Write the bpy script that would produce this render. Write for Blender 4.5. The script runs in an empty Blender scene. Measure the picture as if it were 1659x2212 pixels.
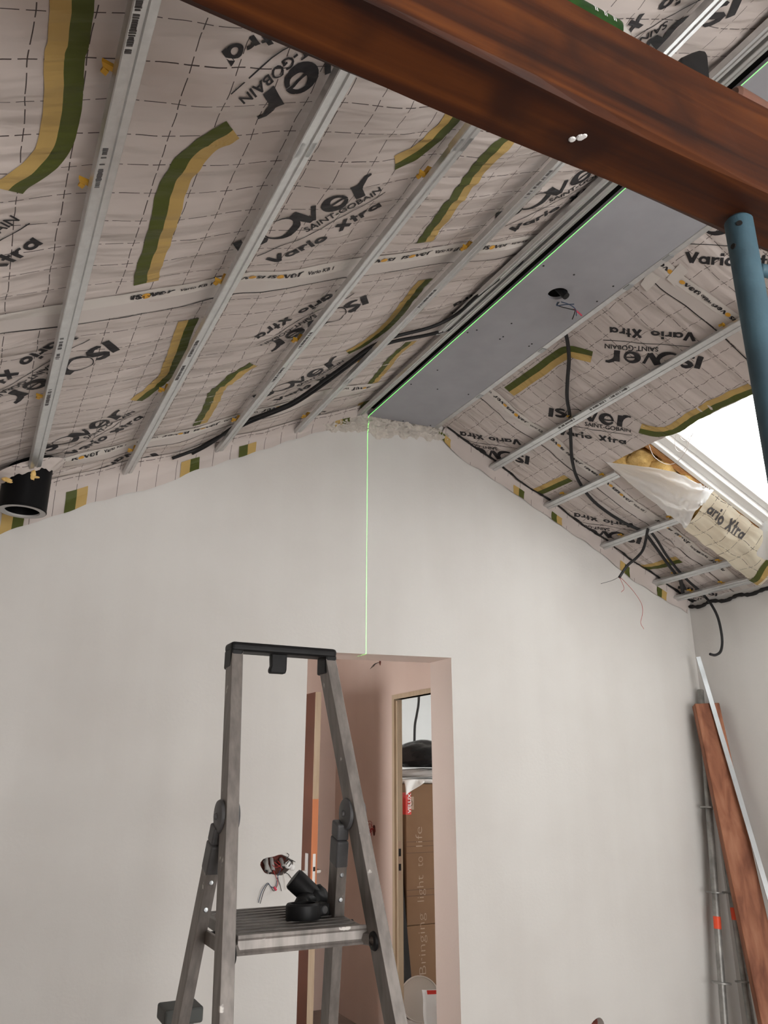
import bpy, bmesh, math, random
import numpy as np
from mathutils import Vector, Matrix, geometry, noise
R_ = random.Random(7)
sc = bpy.context.scene
COL = sc.collection

# ------------------------------------------------------------------ camera, world, light, exposure
IMW, IMH, FPX = 1659., 2212., 1690.
TH = math.atan(574 / FPX); YAW = math.atan(914 * math.cos(TH) / FPX)
CAM = np.array([0, 0, 1.55])
FW = np.array([math.sin(YAW) * math.cos(TH), math.cos(YAW) * math.cos(TH), math.sin(TH)])
RT = np.array([math.cos(YAW), -math.sin(YAW), 0]); UP = np.cross(RT, FW)
cd = bpy.data.cameras.new('camera'); cam = bpy.data.objects.new('camera', cd); COL.objects.link(cam)
cd.sensor_fit = 'VERTICAL'; cd.sensor_height = 24; cd.lens = 24 * FPX / IMH; cd.clip_start = .02
M = Matrix(((RT[0], UP[0], -FW[0], CAM[0]), (RT[1], UP[1], -FW[1], CAM[1]), (RT[2], UP[2], -FW[2], CAM[2]), (0, 0, 0, 1)))
cam.matrix_world = M
sc.camera = cam
vs = sc.view_settings
vs.view_transform = 'Standard'; vs.look = 'None'; vs.gamma = 1; vs.use_curve_mapping = False
vs.exposure = 0.14
sc.cycles.use_denoising = True
sc.cycles.max_bounces = 6; sc.cycles.diffuse_bounces = 4; sc.cycles.glossy_bounces = 2; sc.cycles.use_adaptive_sampling = True; sc.cycles.adaptive_threshold = .12; sc.cycles.adaptive_min_samples = 16; sc.cycles.sample_clamp_indirect = 6
w = bpy.data.worlds.new('overcast_sky'); sc.world = w; w.use_nodes = True
bgn = w.node_tree.nodes['Background']
bgn.inputs[0].default_value = (1.0, .985, .965, 1); bgn.inputs[1].default_value = 8.5

D = 3.7; SL = .4645; K = math.hypot(SL, 1)
XB0, ZB0 = .4816 * D, 1.55 + .5342 * D        # left edge of the flat board strip
XB1, ZB1 = .6015 * D, 1.55 + .5373 * D        # right edge
XRW = 1.1386 * D                              # right wall
XLW = -1.3; YRW = -2.6                        # left and rear wall
NL = np.array([-SL, 0, 1]) / K; NR = np.array([SL, 0, 1]) / K
MEM = -.055                                   # the membrane sits above the rails

def portal(name, loc, sx, sy, direction):
    l = bpy.data.lights.new(name, 'AREA'); l.shape = 'RECTANGLE'; l.size = sx; l.size_y = sy
    l.cycles.is_portal = True
    o = bpy.data.objects.new(name, l); COL.objects.link(o); o.location = loc
    o.rotation_euler = Vector(direction).to_track_quat('-Z', 'Y').to_euler()
WIN1 = (2.94, 3.757, 1.42, 2.68)               # visible roof window glass (X0, X1, Y0, Y1)
def zR(X): return ZB1 - SL * (X - XB1)
def zL(X): return ZB0 - SL * (XB0 - X)
for i, wn in enumerate((WIN1,)):
    xc = (wn[0] + wn[1]) / 2
    portal('skylight_portal', (xc + .3 * NR[0], (wn[2] + wn[3]) / 2, zR(xc) + .3 * NR[2]), 1.5, 1.6, tuple(-NR))
portal('bay_portal', (1.6, YRW - .25, 1.1), 3.4, 2.1, (0, 1, 0))
portal('side_room_portal', (5.1, 5.0, 1.5), .9, .9, (-1, 0, 0))
portal('corridor_portal', (.5, 4.9, 1.45), .8, 1.1, (1, 0, 0))

# laser level standing on the floor below the frame: a fan of green light in the plane X = const
ld = bpy.data.lights.new('laser_level', 'SPOT'); ld.shadow_soft_size = 0; ld.energy = 1.0
ld.spot_size = math.radians(74); ld.spot_blend = 0
ld.use_nodes = True; nt = ld.node_tree; em = nt.nodes['Emission']
tc = nt.nodes.new('ShaderNodeTexCoord'); sp = nt.nodes.new('ShaderNodeSeparateXYZ')
ab = nt.nodes.new('ShaderNodeMath'); ab.operation = 'ABSOLUTE'
lt = nt.nodes.new('ShaderNodeMath'); lt.operation = 'LESS_THAN'; lt.inputs[1].default_value = .00032
ml = nt.nodes.new('ShaderNodeMath'); ml.operation = 'MULTIPLY'; ml.inputs[1].default_value = 3200
nt.links.new(tc.outputs['Normal'], sp.inputs[0]); nt.links.new(sp.outputs[0], ab.inputs[0])
nt.links.new(ab.outputs[0], lt.inputs[0]); nt.links.new(lt.outputs[0], ml.inputs[0])
nt.links.new(ml.outputs[0], em.inputs['Strength']); em.inputs['Color'].default_value = (.12, 1, .1, 1)
lo = bpy.data.objects.new('laser_level', ld); COL.objects.link(lo)
lo.location = (1.789, 2.4, .3); lo.rotation_euler = (math.pi, 0, 0)

# ------------------------------------------------------------------ pixel rays onto real planes
def ray(x, y):
    d = FW * FPX + RT * (x - IMW / 2) - UP * (y - IMH / 2); return d / np.linalg.norm(d)
def hit(x, y, P, n):
    d = ray(x, y); P = np.array(P, float); n = np.array(n, float); return CAM + d * (((P - CAM) @ n) / (d @ n))
PL = np.array([XB0, D, ZB0]); PR = np.array([XB1, D, ZB1])
def onL(x, y, off=0.): return hit(x, y, PL - NL * off, NL)
def onR(x, y, off=0.): return hit(x, y, PR - NR * off, NR)
def atY(x, y, Y): return hit(x, y, (0, Y, 0), (0, 1, 0))
def atX(x, y, X): return hit(x, y, (X, 0, 0), (1, 0, 0))
def atZ(x, y, Z): return hit(x, y, (0, 0, Z), (0, 0, 1))
def ptL(X, Y, off): return np.array([X, Y, zL(X)]) - NL * off
def ptR(X, Y, off): return np.array([X, Y, zR(X)]) - NR * off

# ------------------------------------------------------------------ materials
MATS = {}
def mat(name, col, rough=.6, metal=0., spec=.5, var=0., vscale=4., bump=0., bscale=30., stretch=(1, 1, 1), col2=None, trans=0., extra=None):
    m = bpy.data.materials.new(name); m.use_nodes = True; nt = m.node_tree; N = nt.nodes; Lk = nt.links
    b = N['Principled BSDF']; b.inputs['Roughness'].default_value = rough; b.inputs['Metallic'].default_value = metal
    b.inputs['Specular IOR Level'].default_value = spec
    b.inputs['Base Color'].default_value = (*col, 1)
    tcn = N.new('ShaderNodeTexCoord'); mp = N.new('ShaderNodeMapping'); mp.inputs['Scale'].default_value = stretch
    Lk.new(tcn.outputs['Object'], mp.inputs['Vector'])
    if var or col2:
        nz = N.new('ShaderNodeTexNoise'); nz.inputs['Scale'].default_value = vscale; nz.inputs['Detail'].default_value = 3
        nz.inputs['Roughness'].default_value = .6; Lk.new(mp.outputs[0], nz.inputs['Vector'])
        rp = N.new('ShaderNodeValToRGB'); c2 = col2 or tuple(c * (1 - var) for c in col); c1 = col if col2 else tuple(min(1, c * (1 + var)) for c in col)
        rp.color_ramp.elements[0].position = .35; rp.color_ramp.elements[1].position = .65
        rp.color_ramp.elements[0].color = (*c2, 1); rp.color_ramp.elements[1].color = (*c1, 1)
        Lk.new(nz.outputs['Fac'], rp.inputs['Fac']); Lk.new(rp.outputs['Color'], b.inputs['Base Color'])
    if bump:
        nb = N.new('ShaderNodeTexNoise'); nb.inputs['Scale'].default_value = bscale; nb.inputs['Detail'].default_value = 5
        Lk.new(mp.outputs[0], nb.inputs['Vector'])
        bp = N.new('ShaderNodeBump'); bp.inputs['Strength'].default_value = bump; bp.inputs['Distance'].default_value = .01
        Lk.new(nb.outputs['Fac'], bp.inputs['Height']); Lk.new(bp.outputs[0], b.inputs['Normal'])
    if trans: 
        b.inputs['Transmission Weight'].default_value = trans
    if extra: extra(nt, b, mp)
    MATS[name] = m; return m

def wrinkle(nt, b):
    """fine folds of the foil: noise stretched along the slope"""
    N, Lk = nt.nodes, nt.links
    t = N.new('ShaderNodeTexCoord')
    last = None
    for sx, sy, dist, rot in ((2.2, 13, .042, .12), (7, 30, .011, -.2)):
        mp = N.new('ShaderNodeMapping'); mp.inputs['Scale'].default_value = (sx, sy, sx); mp.inputs['Rotation'].default_value = (0, 0, rot)
        Lk.new(t.outputs['Object'], mp.inputs['Vector'])
        n = N.new('ShaderNodeTexNoise'); n.inputs['Scale'].default_value = 1; n.inputs['Detail'].default_value = 1.5; n.inputs['Distortion'].default_value = .4
        Lk.new(mp.outputs[0], n.inputs['Vector'])
        bp = N.new('ShaderNodeBump'); bp.inputs['Strength'].default_value = .55; bp.inputs['Distance'].default_value = dist
        Lk.new(n.outputs['Fac'], bp.inputs['Height'])
        if last: Lk.new(last.outputs[0], bp.inputs['Normal'])
        last = bp
    Lk.new(last.outputs[0], b.inputs['Normal'])

def foil(name, px, py, base, translucent=0.):
    """printed foil: dashed 10 cm grid as flat print"""
    m = bpy.data.materials.new(name); m.use_nodes = True; nt = m.node_tree; N, Lk = nt.nodes, nt.links
    b = N['Principled BSDF']; b.inputs['Roughness'].default_value = .5; b.inputs['Specular IOR Level'].default_value = .35
    t = N.new('ShaderNodeTexCoord'); s = N.new('ShaderNodeSeparateXYZ'); Lk.new(t.outputs['Object'], s.inputs[0])
    def mth(op, a, c=None, v=None):
        n = N.new('ShaderNodeMath'); n.operation = op; Lk.new(a, n.inputs[0])
        if c is not None: Lk.new(c, n.inputs[1])
        elif v is not None: n.inputs[1].default_value = v
        return n.outputs[0]
    wob = N.new('ShaderNodeTexNoise'); wob.inputs['Scale'].default_value = 9; wob.inputs['Detail'].default_value = 1
    Lk.new(t.outputs['Object'], wob.inputs['Vector'])
    wv = mth('MULTIPLY', mth('SUBTRACT', wob.outputs['Fac'], v=.5), v=.012)
    gx = mth('FRACT', mth('ADD', mth('DIVIDE', mth('ADD', mth('SUBTRACT', s.outputs[0], v=px), wv), v=.0893), v=100.5))
    gy = mth('FRACT', mth('ADD', mth('DIVIDE', mth('ADD', mth('SUBTRACT', s.outputs[1], v=py), wv), v=.0985), v=100.5))
    def near(v, wd): return mth('LESS_THAN', mth('ABSOLUTE', mth('SUBTRACT', v, v=.5)), v=wd)
    def dash(v):   # cross at the node, a gap, a dash, a gap
        a = mth('ABSOLUTE', mth('SUBTRACT', v, v=.5))
        return mth('MAXIMUM', mth('LESS_THAN', a, v=.16), mth('GREATER_THAN', a, v=.26))
    lines = mth('MAXIMUM', mth('MULTIPLY', near(gx, .0115), dash(gy)), mth('MULTIPLY', near(gy, .0115), dash(gx)))
    nz = N.new('ShaderNodeTexNoise'); nz.inputs['Scale'].default_value = 2.4; nz.inputs['Detail'].default_value = 4
    Lk.new(t.outputs['Object'], nz.inputs['Vector'])
    rp = N.new('ShaderNodeValToRGB'); rp.color_ramp.elements[0].position = .3; rp.color_ramp.elements[1].position = .7
    rp.color_ramp.elements[0].color = (*[c * .9 for c in base], 1); rp.color_ramp.elements[1].color = (*[min(1, c * 1.05) for c in base], 1)
    Lk.new(nz.outputs['Fac'], rp.inputs['Fac'])
    mx = N.new('ShaderNodeMixRGB'); Lk.new(lines, mx.inputs[0]); Lk.new(rp.outputs[0], mx.inputs[1]); mx.inputs[2].default_value = (.05, .036, .034, 1)
    Lk.new(mx.outputs[0], b.inputs['Base Color'])
    wrinkle(nt, b)
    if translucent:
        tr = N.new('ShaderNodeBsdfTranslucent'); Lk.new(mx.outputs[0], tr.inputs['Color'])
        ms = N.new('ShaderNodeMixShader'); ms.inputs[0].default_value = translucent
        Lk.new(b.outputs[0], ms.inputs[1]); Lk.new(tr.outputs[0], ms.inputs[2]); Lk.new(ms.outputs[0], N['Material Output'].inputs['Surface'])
    MATS[name] = m; return m

def translucent(name, col, fac):
    m = mat(name, col, .35, spec=.5, bump=.3, bscale=18); nt = m.node_tree; N, Lk = nt.nodes, nt.links
    tr = N.new('ShaderNodeBsdfTranslucent'); tr.inputs['Color'].default_value = (*col, 1)
    ms = N.new('ShaderNodeMixShader'); ms.inputs[0].default_value = fac
    Lk.new(N['Principled BSDF'].outputs[0], ms.inputs[1]); Lk.new(tr.outputs[0], ms.inputs[2]); Lk.new(ms.outputs[0], N['Material Output'].inputs['Surface'])
    return m

FOILBASE = (.56, .50, .468)
foil('foil_left', .014, 1.28, FOILBASE); foil('foil_right', 2.303, 2.09, FOILBASE)
foil('foil_flap_lit', 2.33, 2.09, (.97, .90, .74), .5)  # foil copy lightened: daylight glow and wool tint put into its colour
for nme, c in (('print_black', (.028, .026, .028)), ('print_green', (.078, .092, .020)), ('print_gold', (.47, .325, .115)), ('print_grey', (.10, .095, .095))):
    m = mat(nme, c, .55, spec=.2); wrinkle(m.node_tree, m.node_tree.nodes['Principled BSDF'])
mat('tape_white', (.62, .58, .54), .45, bump=.2, bscale=20)
mat('tape_film', (.56, .51, .48), .35)
mat('print_orange', (.62, .32, .03), .5)
def plaster(name, c1, c2, sheen=0):
    def ex(nt, b, mp):
        N, Lk = nt.nodes, nt.links
        t = N.new('ShaderNodeTexCoord')
        n1 = N.new('ShaderNodeTexNoise'); n1.inputs['Scale'].default_value = 1.7; n1.inputs['Detail'].default_value = 5; Lk.new(t.outputs['Object'], n1.inputs['Vector'])
        m2 = N.new('ShaderNodeMapping'); m2.inputs['Scale'].default_value = (9, 9, .5); Lk.new(t.outputs['Object'], m2.inputs['Vector'])
        n2 = N.new('ShaderNodeTexNoise'); n2.inputs['Scale'].default_value = 1; n2.inputs['Detail'].default_value = 4; Lk.new(m2.outputs[0], n2.inputs['Vector'])
        ad = N.new('ShaderNodeMath'); ad.operation = 'MULTIPLY_ADD'; ad.inputs[1].default_value = .3; Lk.new(n2.outputs['Fac'], ad.inputs[0]); Lk.new(n1.outputs['Fac'], ad.inputs[2])
        rp = N.new('ShaderNodeValToRGB'); rp.color_ramp.elements[0].position = .38; rp.color_ramp.elements[1].position = .62
        hv = N.new('ShaderNodeMath'); hv.operation = 'MULTIPLY'; hv.inputs[1].default_value = 1 / 1.3; Lk.new(ad.outputs[0], hv.inputs[0])
        rp.color_ramp.elements[0].color = (*c2, 1); rp.color_ramp.elements[1].color = (*c1, 1)
        Lk.new(hv.outputs[0], rp.inputs['Fac']); Lk.new(rp.outputs[0], b.inputs['Base Color'])
    return mat(name, c1, .75, bump=.08, bscale=60, extra=ex)
plaster('plaster', (.658, .646, .622), (.615, .598, .572)); mat('dark_wall_unseen', (.25, .20, .17), .9, var=.2, vscale=6)  # dark tone for the unseen left wall, added to deepen rail shade
plaster('plaster_pink', (.74, .59, .52), (.69, .54, .47))
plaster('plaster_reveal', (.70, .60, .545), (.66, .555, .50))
plaster('plaster_blue', (.55, .59, .60), (.50, .535, .54))
mat('mortar', (.56, .52, .47), .9, var=.12, vscale=20, bump=.5, bscale=60)
mat('floor_screed', (.36, .31, .28), .8, var=.15, vscale=3)
mat('galvanised', (.62, .63, .63), .33, metal=.85, var=.05, vscale=40)
mat('galvanised_old', (.30, .295, .28), .5, metal=.6, var=.25, vscale=14)
def splashes(nt, b, mp):
    N, Lk = nt.nodes, nt.links
    src = b.inputs['Base Color'].links[0].from_socket
    t = N.new('ShaderNodeTexCoord'); n = N.new('ShaderNodeTexNoise'); n.inputs['Scale'].default_value = 24; n.inputs['Detail'].default_value = 3; Lk.new(t.outputs['Object'], n.inputs['Vector'])
    r = N.new('ShaderNodeValToRGB'); r.color_ramp.elements[0].position = .70; r.color_ramp.elements[1].position = .74; Lk.new(n.outputs['Fac'], r.inputs['Fac'])
    mx = N.new('ShaderNodeMixRGB'); Lk.new(r.outputs[0], mx.inputs[0]); Lk.new(src, mx.inputs[1]); mx.inputs[2].default_value = (.55, .53, .50, 1); Lk.new(mx.outputs[0], b.inputs['Base Color'])
mat('aluminium', (.215, .196, .182), .48, metal=.45, var=.22, vscale=9, stretch=(4, 4, .6), extra=splashes)
mat('steel_bright', (.42, .44, .45), .36, metal=.8, var=.06, vscale=8)
mat('board_grey', (.335, .338, .362), .8, var=.05, vscale=5)
mat('board_paper', (.52, .50, .46), .8)
mat('black_plastic', (.008, .008, .0085), .5, spec=.22, var=.3, vscale=20)
mat('rail_plastic', (.008, .008, .0085), .5, spec=.22, var=.3, vscale=20, extra=splashes); mat('aluminium_dark', (.14, .128, .118), .5, metal=.35, var=.25, vscale=12)
mat('grey_plastic', (.085, .085, .088), .42, spec=.3, var=.15, vscale=14); mat('dark_plate', (.085, .09, .086), .6, spec=.2)
mat('black_cable', (.010, .010, .011), .5, spec=.3)
mat('cable_grey', (.018, .018, .019), .55, spec=.3)
mat('flue_black', (.004, .004, .0045), .5, spec=.12)
mat('yellow_plastic', (.55, .30, .02), .5)
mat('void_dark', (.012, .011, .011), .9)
mat('wool', (.75, .52, .20), .95, col2=(.58, .36, .11), vscale=16, bump=.8, bscale=70)
mat('raw_wood', (.52, .27, .10), .75, col2=(.36, .16, .05), vscale=5, stretch=(1, 8, 8))
mat('pale_wood', (.52, .41, .29), .65, col2=(.45, .34, .23), vscale=6, stretch=(8, 8, .6))
mat('door_brown', (.085, .026, .013), .5, var=.15, vscale=3)
mat('door_orange', (.58, .20, .08), .6)
mat('frame_beige', (.47, .33, .24), .6, var=.06, vscale=4)
mat('white_frame', (.82, .82, .80), .35); mat('white_plastic', (.80, .79, .76), .4)
mat('brick_red', (.20, .045, .03), .85, col2=(.06, .018, .014), vscale=40)
mat('conduit_grey', (.42, .41, .40), .5)
mat('wire_red', (.35, .02, .02), .5); mat('wire_blue', (.04, .07, .13), .5); mat('wire_black', (.02, .02, .02), .5); mat('connector_pink', (.62, .05, .10), .4)
mat('wire_white', (.75, .70, .66), .4)
mat('blue_paint', (.060, .130, .172), .55, col2=(.04, .085, .115), vscale=7, bump=.15, bscale=40)
mat('cardboard', (.20, .118, .068), .85, spec=.2, col2=(.175, .10, .056), vscale=3); mat('cardboard_line', (.11, .06, .035), .8); mat('chalk', (.36, .27, .20), .8)
mat('red_print', (.55, .03, .02), .5); mat('bag_black', (.004, .004, .005), .25, spec=.35, bump=.6, bscale=9)
mat('paper_white', (.74, .74, .73), .6); mat('bin_white', (.66, .63, .59), .4)
mat('red_tape', (.85, .09, .03), .5)
mat('label_green', (.008, .035, .006), .45, spec=.2, col2=(.02, .07, .012), vscale=30); mat('bottle_clear', (.62, .60, .56), .2, trans=.35)
mat('rust', (.10, .07, .055), .7, col2=(.20, .08, .05), vscale=12)
translucent('plastic_white', (.93, .94, .95), .55)
g = mat('glass', (1, 1, 1), .0, trans=1.0)
def glass_clear():
    m = MATS['glass']; nt = m.node_tree; N = nt.nodes; t = N.new('ShaderNodeBsdfTransparent'); t.inputs[0].default_value = (.97, .98, .98, 1)
    gl = N.new('ShaderNodeBsdfGlossy'); gl.inputs['Roughness'].default_value = .02
    ms = N.new('ShaderNodeMixShader'); ms.inputs[0].default_value = .05
    nt.links.new(t.outputs[0], ms.inputs[1]); nt.links.new(gl.outputs[0], ms.inputs[2]); nt.links.new(ms.outputs[0], N['Material Output'].inputs['Surface'])
glass_clear()
def stained(name, c1, c2, c3, axis):
    def ex(nt, b, mp):
        N, Lk = nt.nodes, nt.links
        t = N.new('ShaderNodeTexCoord'); m2 = N.new('ShaderNodeMapping'); m2.inputs['Scale'].default_value = axis
        Lk.new(t.outputs['Object'], m2.inputs['Vector'])
        n1 = N.new('ShaderNodeTexNoise'); n1.inputs['Scale'].default_value = 1; n1.inputs['Detail'].default_value = 7; n1.inputs['Distortion'].default_value = .6; Lk.new(m2.outputs[0], n1.inputs['Vector'])
        rp = N.new('ShaderNodeValToRGB'); e = rp.color_ramp.elements; e[0].position = .33; e[1].position = .68
        e[0].color = (*c2, 1); e[1].color = (*c3, 1); k = e.new(.5); k.color = (*c1, 1)
        Lk.new(n1.outputs['Fac'], rp.inputs['Fac'])
        n2 = N.new('ShaderNodeTexNoise'); n2.inputs['Scale'].default_value = 5; n2.inputs['Detail'].default_value = 3; Lk.new(t.outputs['Object'], n2.inputs['Vector'])
        r2 = N.new('ShaderNodeValToRGB'); r2.color_ramp.elements[0].position = .58; r2.color_ramp.elements[1].position = .72
        r2.color_ramp.elements[0].color = (0, 0, 0, 1); r2.color_ramp.elements[1].color = (.75, .75, .75, 1)
        Lk.new(n2.outputs['Fac'], r2.inputs['Fac'])
        mx = N.new('ShaderNodeMixRGB'); Lk.new(r2.outputs[0], mx.inputs[0]); Lk.new(rp.outputs[0], mx.inputs[1]); mx.inputs[2].default_value = (*c2, 1)
        Lk.new(mx.outputs[0], b.inputs['Base Color'])
        bp = N.new('ShaderNodeBump'); bp.inputs['Strength'].default_value = .25; bp.inputs['Distance'].default_value = .004
        Lk.new(n1.outputs['Fac'], bp.inputs['Height']); Lk.new(bp.outputs[0], b.inputs['Normal'])
    return mat(name, c1, .55, spec=.22, extra=ex)
stained('beam_wood', (.064, .016, .0036), (.018, .005, .0028), (.138, .040, .007), (.9, 20, 20))
stained('plank_wood', (.27, .105, .055), (.15, .05, .025), (.36, .16, .09), (16, 16, 2.2))

# ------------------------------------------------------------------ mesh builder
class MB:
    def __init__(s): s.v = []; s.f = []; s.m = []
    def add(s, vs, fs, mi=0):
        b = len(s.v); s.v += [tuple(float(c) for c in p) for p in vs]; s.f += [tuple(i + b for i in f) for f in fs]; s.m += [mi] * len(fs); return s
    def hexa(s, c, mi=0):   # 8 corners: bottom ring 0-3, top ring 4-7
        return s.add(c, [(3, 2, 1, 0), (4, 5, 6, 7), (0, 1, 5, 4), (1, 2, 6, 5), (2, 3, 7, 6), (3, 0, 4, 7)], mi)
    def box(s, x0, x1, y0, y1, z0, z1, mi=0):
        return s.hexa([(x0, y0, z0), (x1, y0, z0), (x1, y1, z0), (x0, y1, z0), (x0, y0, z1), (x1, y0, z1), (x1, y1, z1), (x0, y1, z1)], mi)
    def obox(s, c, ax, ay, az, mi=0):   # centre + three half axes
        c, ax, ay, az = map(np.array, (c, ax, ay, az))
        return s.hexa([c - ax - ay - az, c + ax - ay - az, c + ax + ay - az, c - ax + ay - az, c - ax - ay + az, c + ax - ay + az, c + ax + ay + az, c - ax + ay + az], mi)
    def tube(s, pts, r, n=8, mi=0, cap=True):
        pts = [np.array(p, float) for p in pts]; rings = []
        ref = None; b0 = len(s.v)
        for i, p in enumerate(pts):
            t = pts[min(i + 1, len(pts) - 1)] - pts[max(i - 1, 0)]; t = t / (np.linalg.norm(t) + 1e-9)
            if ref is None: ref = np.array([0, 0, 1.]) if abs(t[2]) < .9 else np.array([1., 0, 0])
            u = ref - t * (ref @ t); u /= np.linalg.norm(u) + 1e-9; v = np.cross(t, u); ref = u
            rr = r[i] if hasattr(r, '__len__') else r
            rings.append([p + rr * (math.cos(2 * math.pi * k / n) * u + math.sin(2 * math.pi * k / n) * v) for k in range(n)])
        vs = [q for rg in rings for q in rg]; fs = []
        for i in range(len(pts) - 1):
            for k in range(n): fs.append((i * n + k, i * n + (k + 1) % n, (i + 1) * n + (k + 1) % n, (i + 1) * n + k))
        if cap: fs += [tuple(range(n))[::-1], tuple((len(pts) - 1) * n + k for k in range(n))]
        return s.add(vs, fs, mi)
    def sweep(s, sec, A, B, ux, uy, mi=0):   # section [(a,b)] in axes ux, uy swept from A to B
        A, B, ux, uy = map(np.array, (A, B, ux, uy)); n = len(sec)
        vs = [A + a * ux + b * uy for a, b in sec] + [B + a * ux + b * uy for a, b in sec]
        fs = [(i, (i + 1) % n, n + (i + 1) % n, n + i) for i in range(n)] + [tuple(range(n))[::-1], tuple(range(n, 2 * n))]
        return s.add(vs, fs, mi)
    def lathe(s, prof, c, axis=(0, 0, 1), n=24, mi=0):
        c = np.array(c, float); a = np.array(axis, float); a /= np.linalg.norm(a)
        u = np.array([1., 0, 0]) if abs(a[0]) < .9 else np.array([0, 1., 0]); u -= a * (u @ a); u /= np.linalg.norm(u); v = np.cross(a, u)
        vs = []; fs = []
        for r, h in prof:
            for k in range(n): vs.append(c + a * h + r * (math.cos(2 * math.pi * k / n) * u + math.sin(2 * math.pi * k / n) * v))
        for i in range(len(prof) - 1):
            for k in range(n): fs.append((i * n + k, i * n + (k + 1) % n, (i + 1) * n + (k + 1) % n, (i + 1) * n + k))
        return s.add(vs, fs, mi)
    def grid(s, fn, us, vs_, mi=0, skip=None):
        vv = [fn(u, v) for v in vs_ for u in us]; nu = len(us); fs = []
        for j in range(len(vs_) - 1):
            for i in range(nu - 1):
                if skip and skip((us[i] + us[i + 1]) / 2, (vs_[j] + vs_[j + 1]) / 2): continue
                fs.append((j * nu + i, j * nu + i + 1, (j + 1) * nu + i + 1, (j + 1) * nu + i))
        return s.add(vv, fs, mi)
    def build(s, name, mats, parent=None, smooth=False, bevel=0., bseg=2, solid=0., recalc=True):
        me = bpy.data.meshes.new(name); me.from_pydata(s.v, [], s.f); me.update()
        mats = [mats] if isinstance(mats, str) else mats
        for m in mats: me.materials.append(MATS[m])
        me.polygons.foreach_set('material_index', s.m)
        if recalc:
            bm = bmesh.new(); bm.from_mesh(me); bmesh.ops.recalc_face_normals(bm, faces=bm.faces); bm.to_mesh(me); bm.free()
        if smooth: me.polygons.foreach_set('use_smooth', [True] * len(me.polygons))
        o = bpy.data.objects.new(name, me); COL.objects.link(o)
        if bevel:
            b = o.modifiers.new('bevel', 'BEVEL'); b.width = bevel; b.segments = bseg; b.limit_method = 'ANGLE'
        if solid:
            q = o.modifiers.new('solidify', 'SOLIDIFY'); q.thickness = solid; q.offset = 0
        if smooth == 'auto':
            me.polygons.foreach_set('use_smooth', [True] * len(me.polygons))
            bm = bmesh.new(); bm.from_mesh(me)
            for e in bm.edges:
                if len(e.link_faces) == 2 and e.calc_face_angle(0) > .6: e.smooth = False
            bm.to_mesh(me); bm.free()
        if parent is not None:
            o.parent = parent
            if parent.type == 'EMPTY': o.location = -Vector(parent.location)
        return o

def tag(o, label=None, cat=None, group=None, kind=None):
    if label: o['label'] = label
    if cat: o['category'] = cat
    if group: o['group'] = group
    if kind: o['kind'] = kind
    return o
def thing(name, loc, label, cat, group=None):
    o = bpy.data.objects.new(name, None); COL.objects.link(o); o.location = tuple(float(c) for c in loc); o.empty_display_size = .1
    return tag(o, label, cat, group)
def spline(P, n=10):
    P = [np.array(p, float) for p in P]
    if len(P) < 3: return [P[0] + (P[-1] - P[0]) * t for t in np.linspace(0, 1, n)]
    Q = [2 * P[0] - P[1]] + P + [2 * P[-1] - P[-2]]; out = []
    for i in range(1, len(Q) - 2):
        for t in np.linspace(0, 1, n, endpoint=False):
            a, b, c, d = Q[i - 1:i + 3]
            out.append(.5 * (2 * b + (c - a) * t + (2 * a - 5 * b + 4 * c - d) * t * t + (3 * b - 3 * c + d - a) * t ** 3))
    return out + [P[-1]]

# ------------------------------------------------------------------ the setting
def poly_wall(name, outer, holes, y0, y1, mats, axis='Y', reveal=None):
    """wall with openings: outline in (a, z), thickness from y0 (room side) to y1"""
    loops = [outer] + holes
    tri = geometry.tessellate_polygon([[Vector((a, b, 0)) for a, b in lp] for lp in loops])
    flat = [p for lp in loops for p in lp]; n = len(flat)
    P = (lambda a, z, y: (a, y, z)) if axis == 'Y' else (lambda a, z, y: (y, a, z))
    mb = MB(); vsx = [P(a, z, y0) for a, z in flat] + [P(a, z, y1) for a, z in flat]
    mb.add(vsx, [tuple(t) for t in tri] + [tuple(i + n for i in t[::-1]) for t in tri], 0)
    b = 0
    for lp in loops:
        k = len(lp)
        for i in range(k):
            j = (i + 1) % k; a_, b_ = lp[i], lp[j]
            isr = reveal and reveal(a_, b_)
            mb.add([P(*a_, y0), P(*b_, y0), P(*b_, y1), P(*a_, y1)], [(0, 1, 2, 3)], 1 if isr else 0)
        b += k
    o = mb.build(name, mats); return o

def wpt(x, y): p = atY(x, y, D); return (p[0], p[2])
DX0, DX1, DZ = .3957 * D, .6247 * D, 2.165
hc = wpt(598, 1869)
hole = [(hc[0] + .078 * math.cos(t) * (1 + .08 * math.sin(3 * t)), hc[1] + .042 * math.sin(t) * (1 + .10 * math.cos(5 * t))) for t in np.linspace(0, 2 * math.pi, 26)[:-1]]
h2 = wpt(1291, 2216)
hole2 = [(h2[0] + .045 * math.cos(t), h2[1] + .035 * math.sin(t) * (1 + .15 * math.sin(2 * t))) for t in np.linspace(0, 2 * math.pi, 18)[:-1]]
UPR = .32
outer = [(XLW - .2, 0), (DX0, 0), (DX0, DZ - .012), (DX1, DZ + .012), (DX1, 0), (XRW + .2, 0), (XRW + .2, zR(XRW + .2) + UPR), (XB1, ZB1 + UPR + .05), (XB0, ZB0 + UPR + .05), (XLW - .2, zL(XLW - .2) + UPR)]
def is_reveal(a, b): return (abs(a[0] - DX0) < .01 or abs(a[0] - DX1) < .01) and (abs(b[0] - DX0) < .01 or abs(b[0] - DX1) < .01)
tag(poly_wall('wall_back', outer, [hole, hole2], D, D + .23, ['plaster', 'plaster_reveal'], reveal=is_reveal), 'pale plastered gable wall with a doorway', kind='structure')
bk = bpy.data.objects['wall_back']
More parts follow.
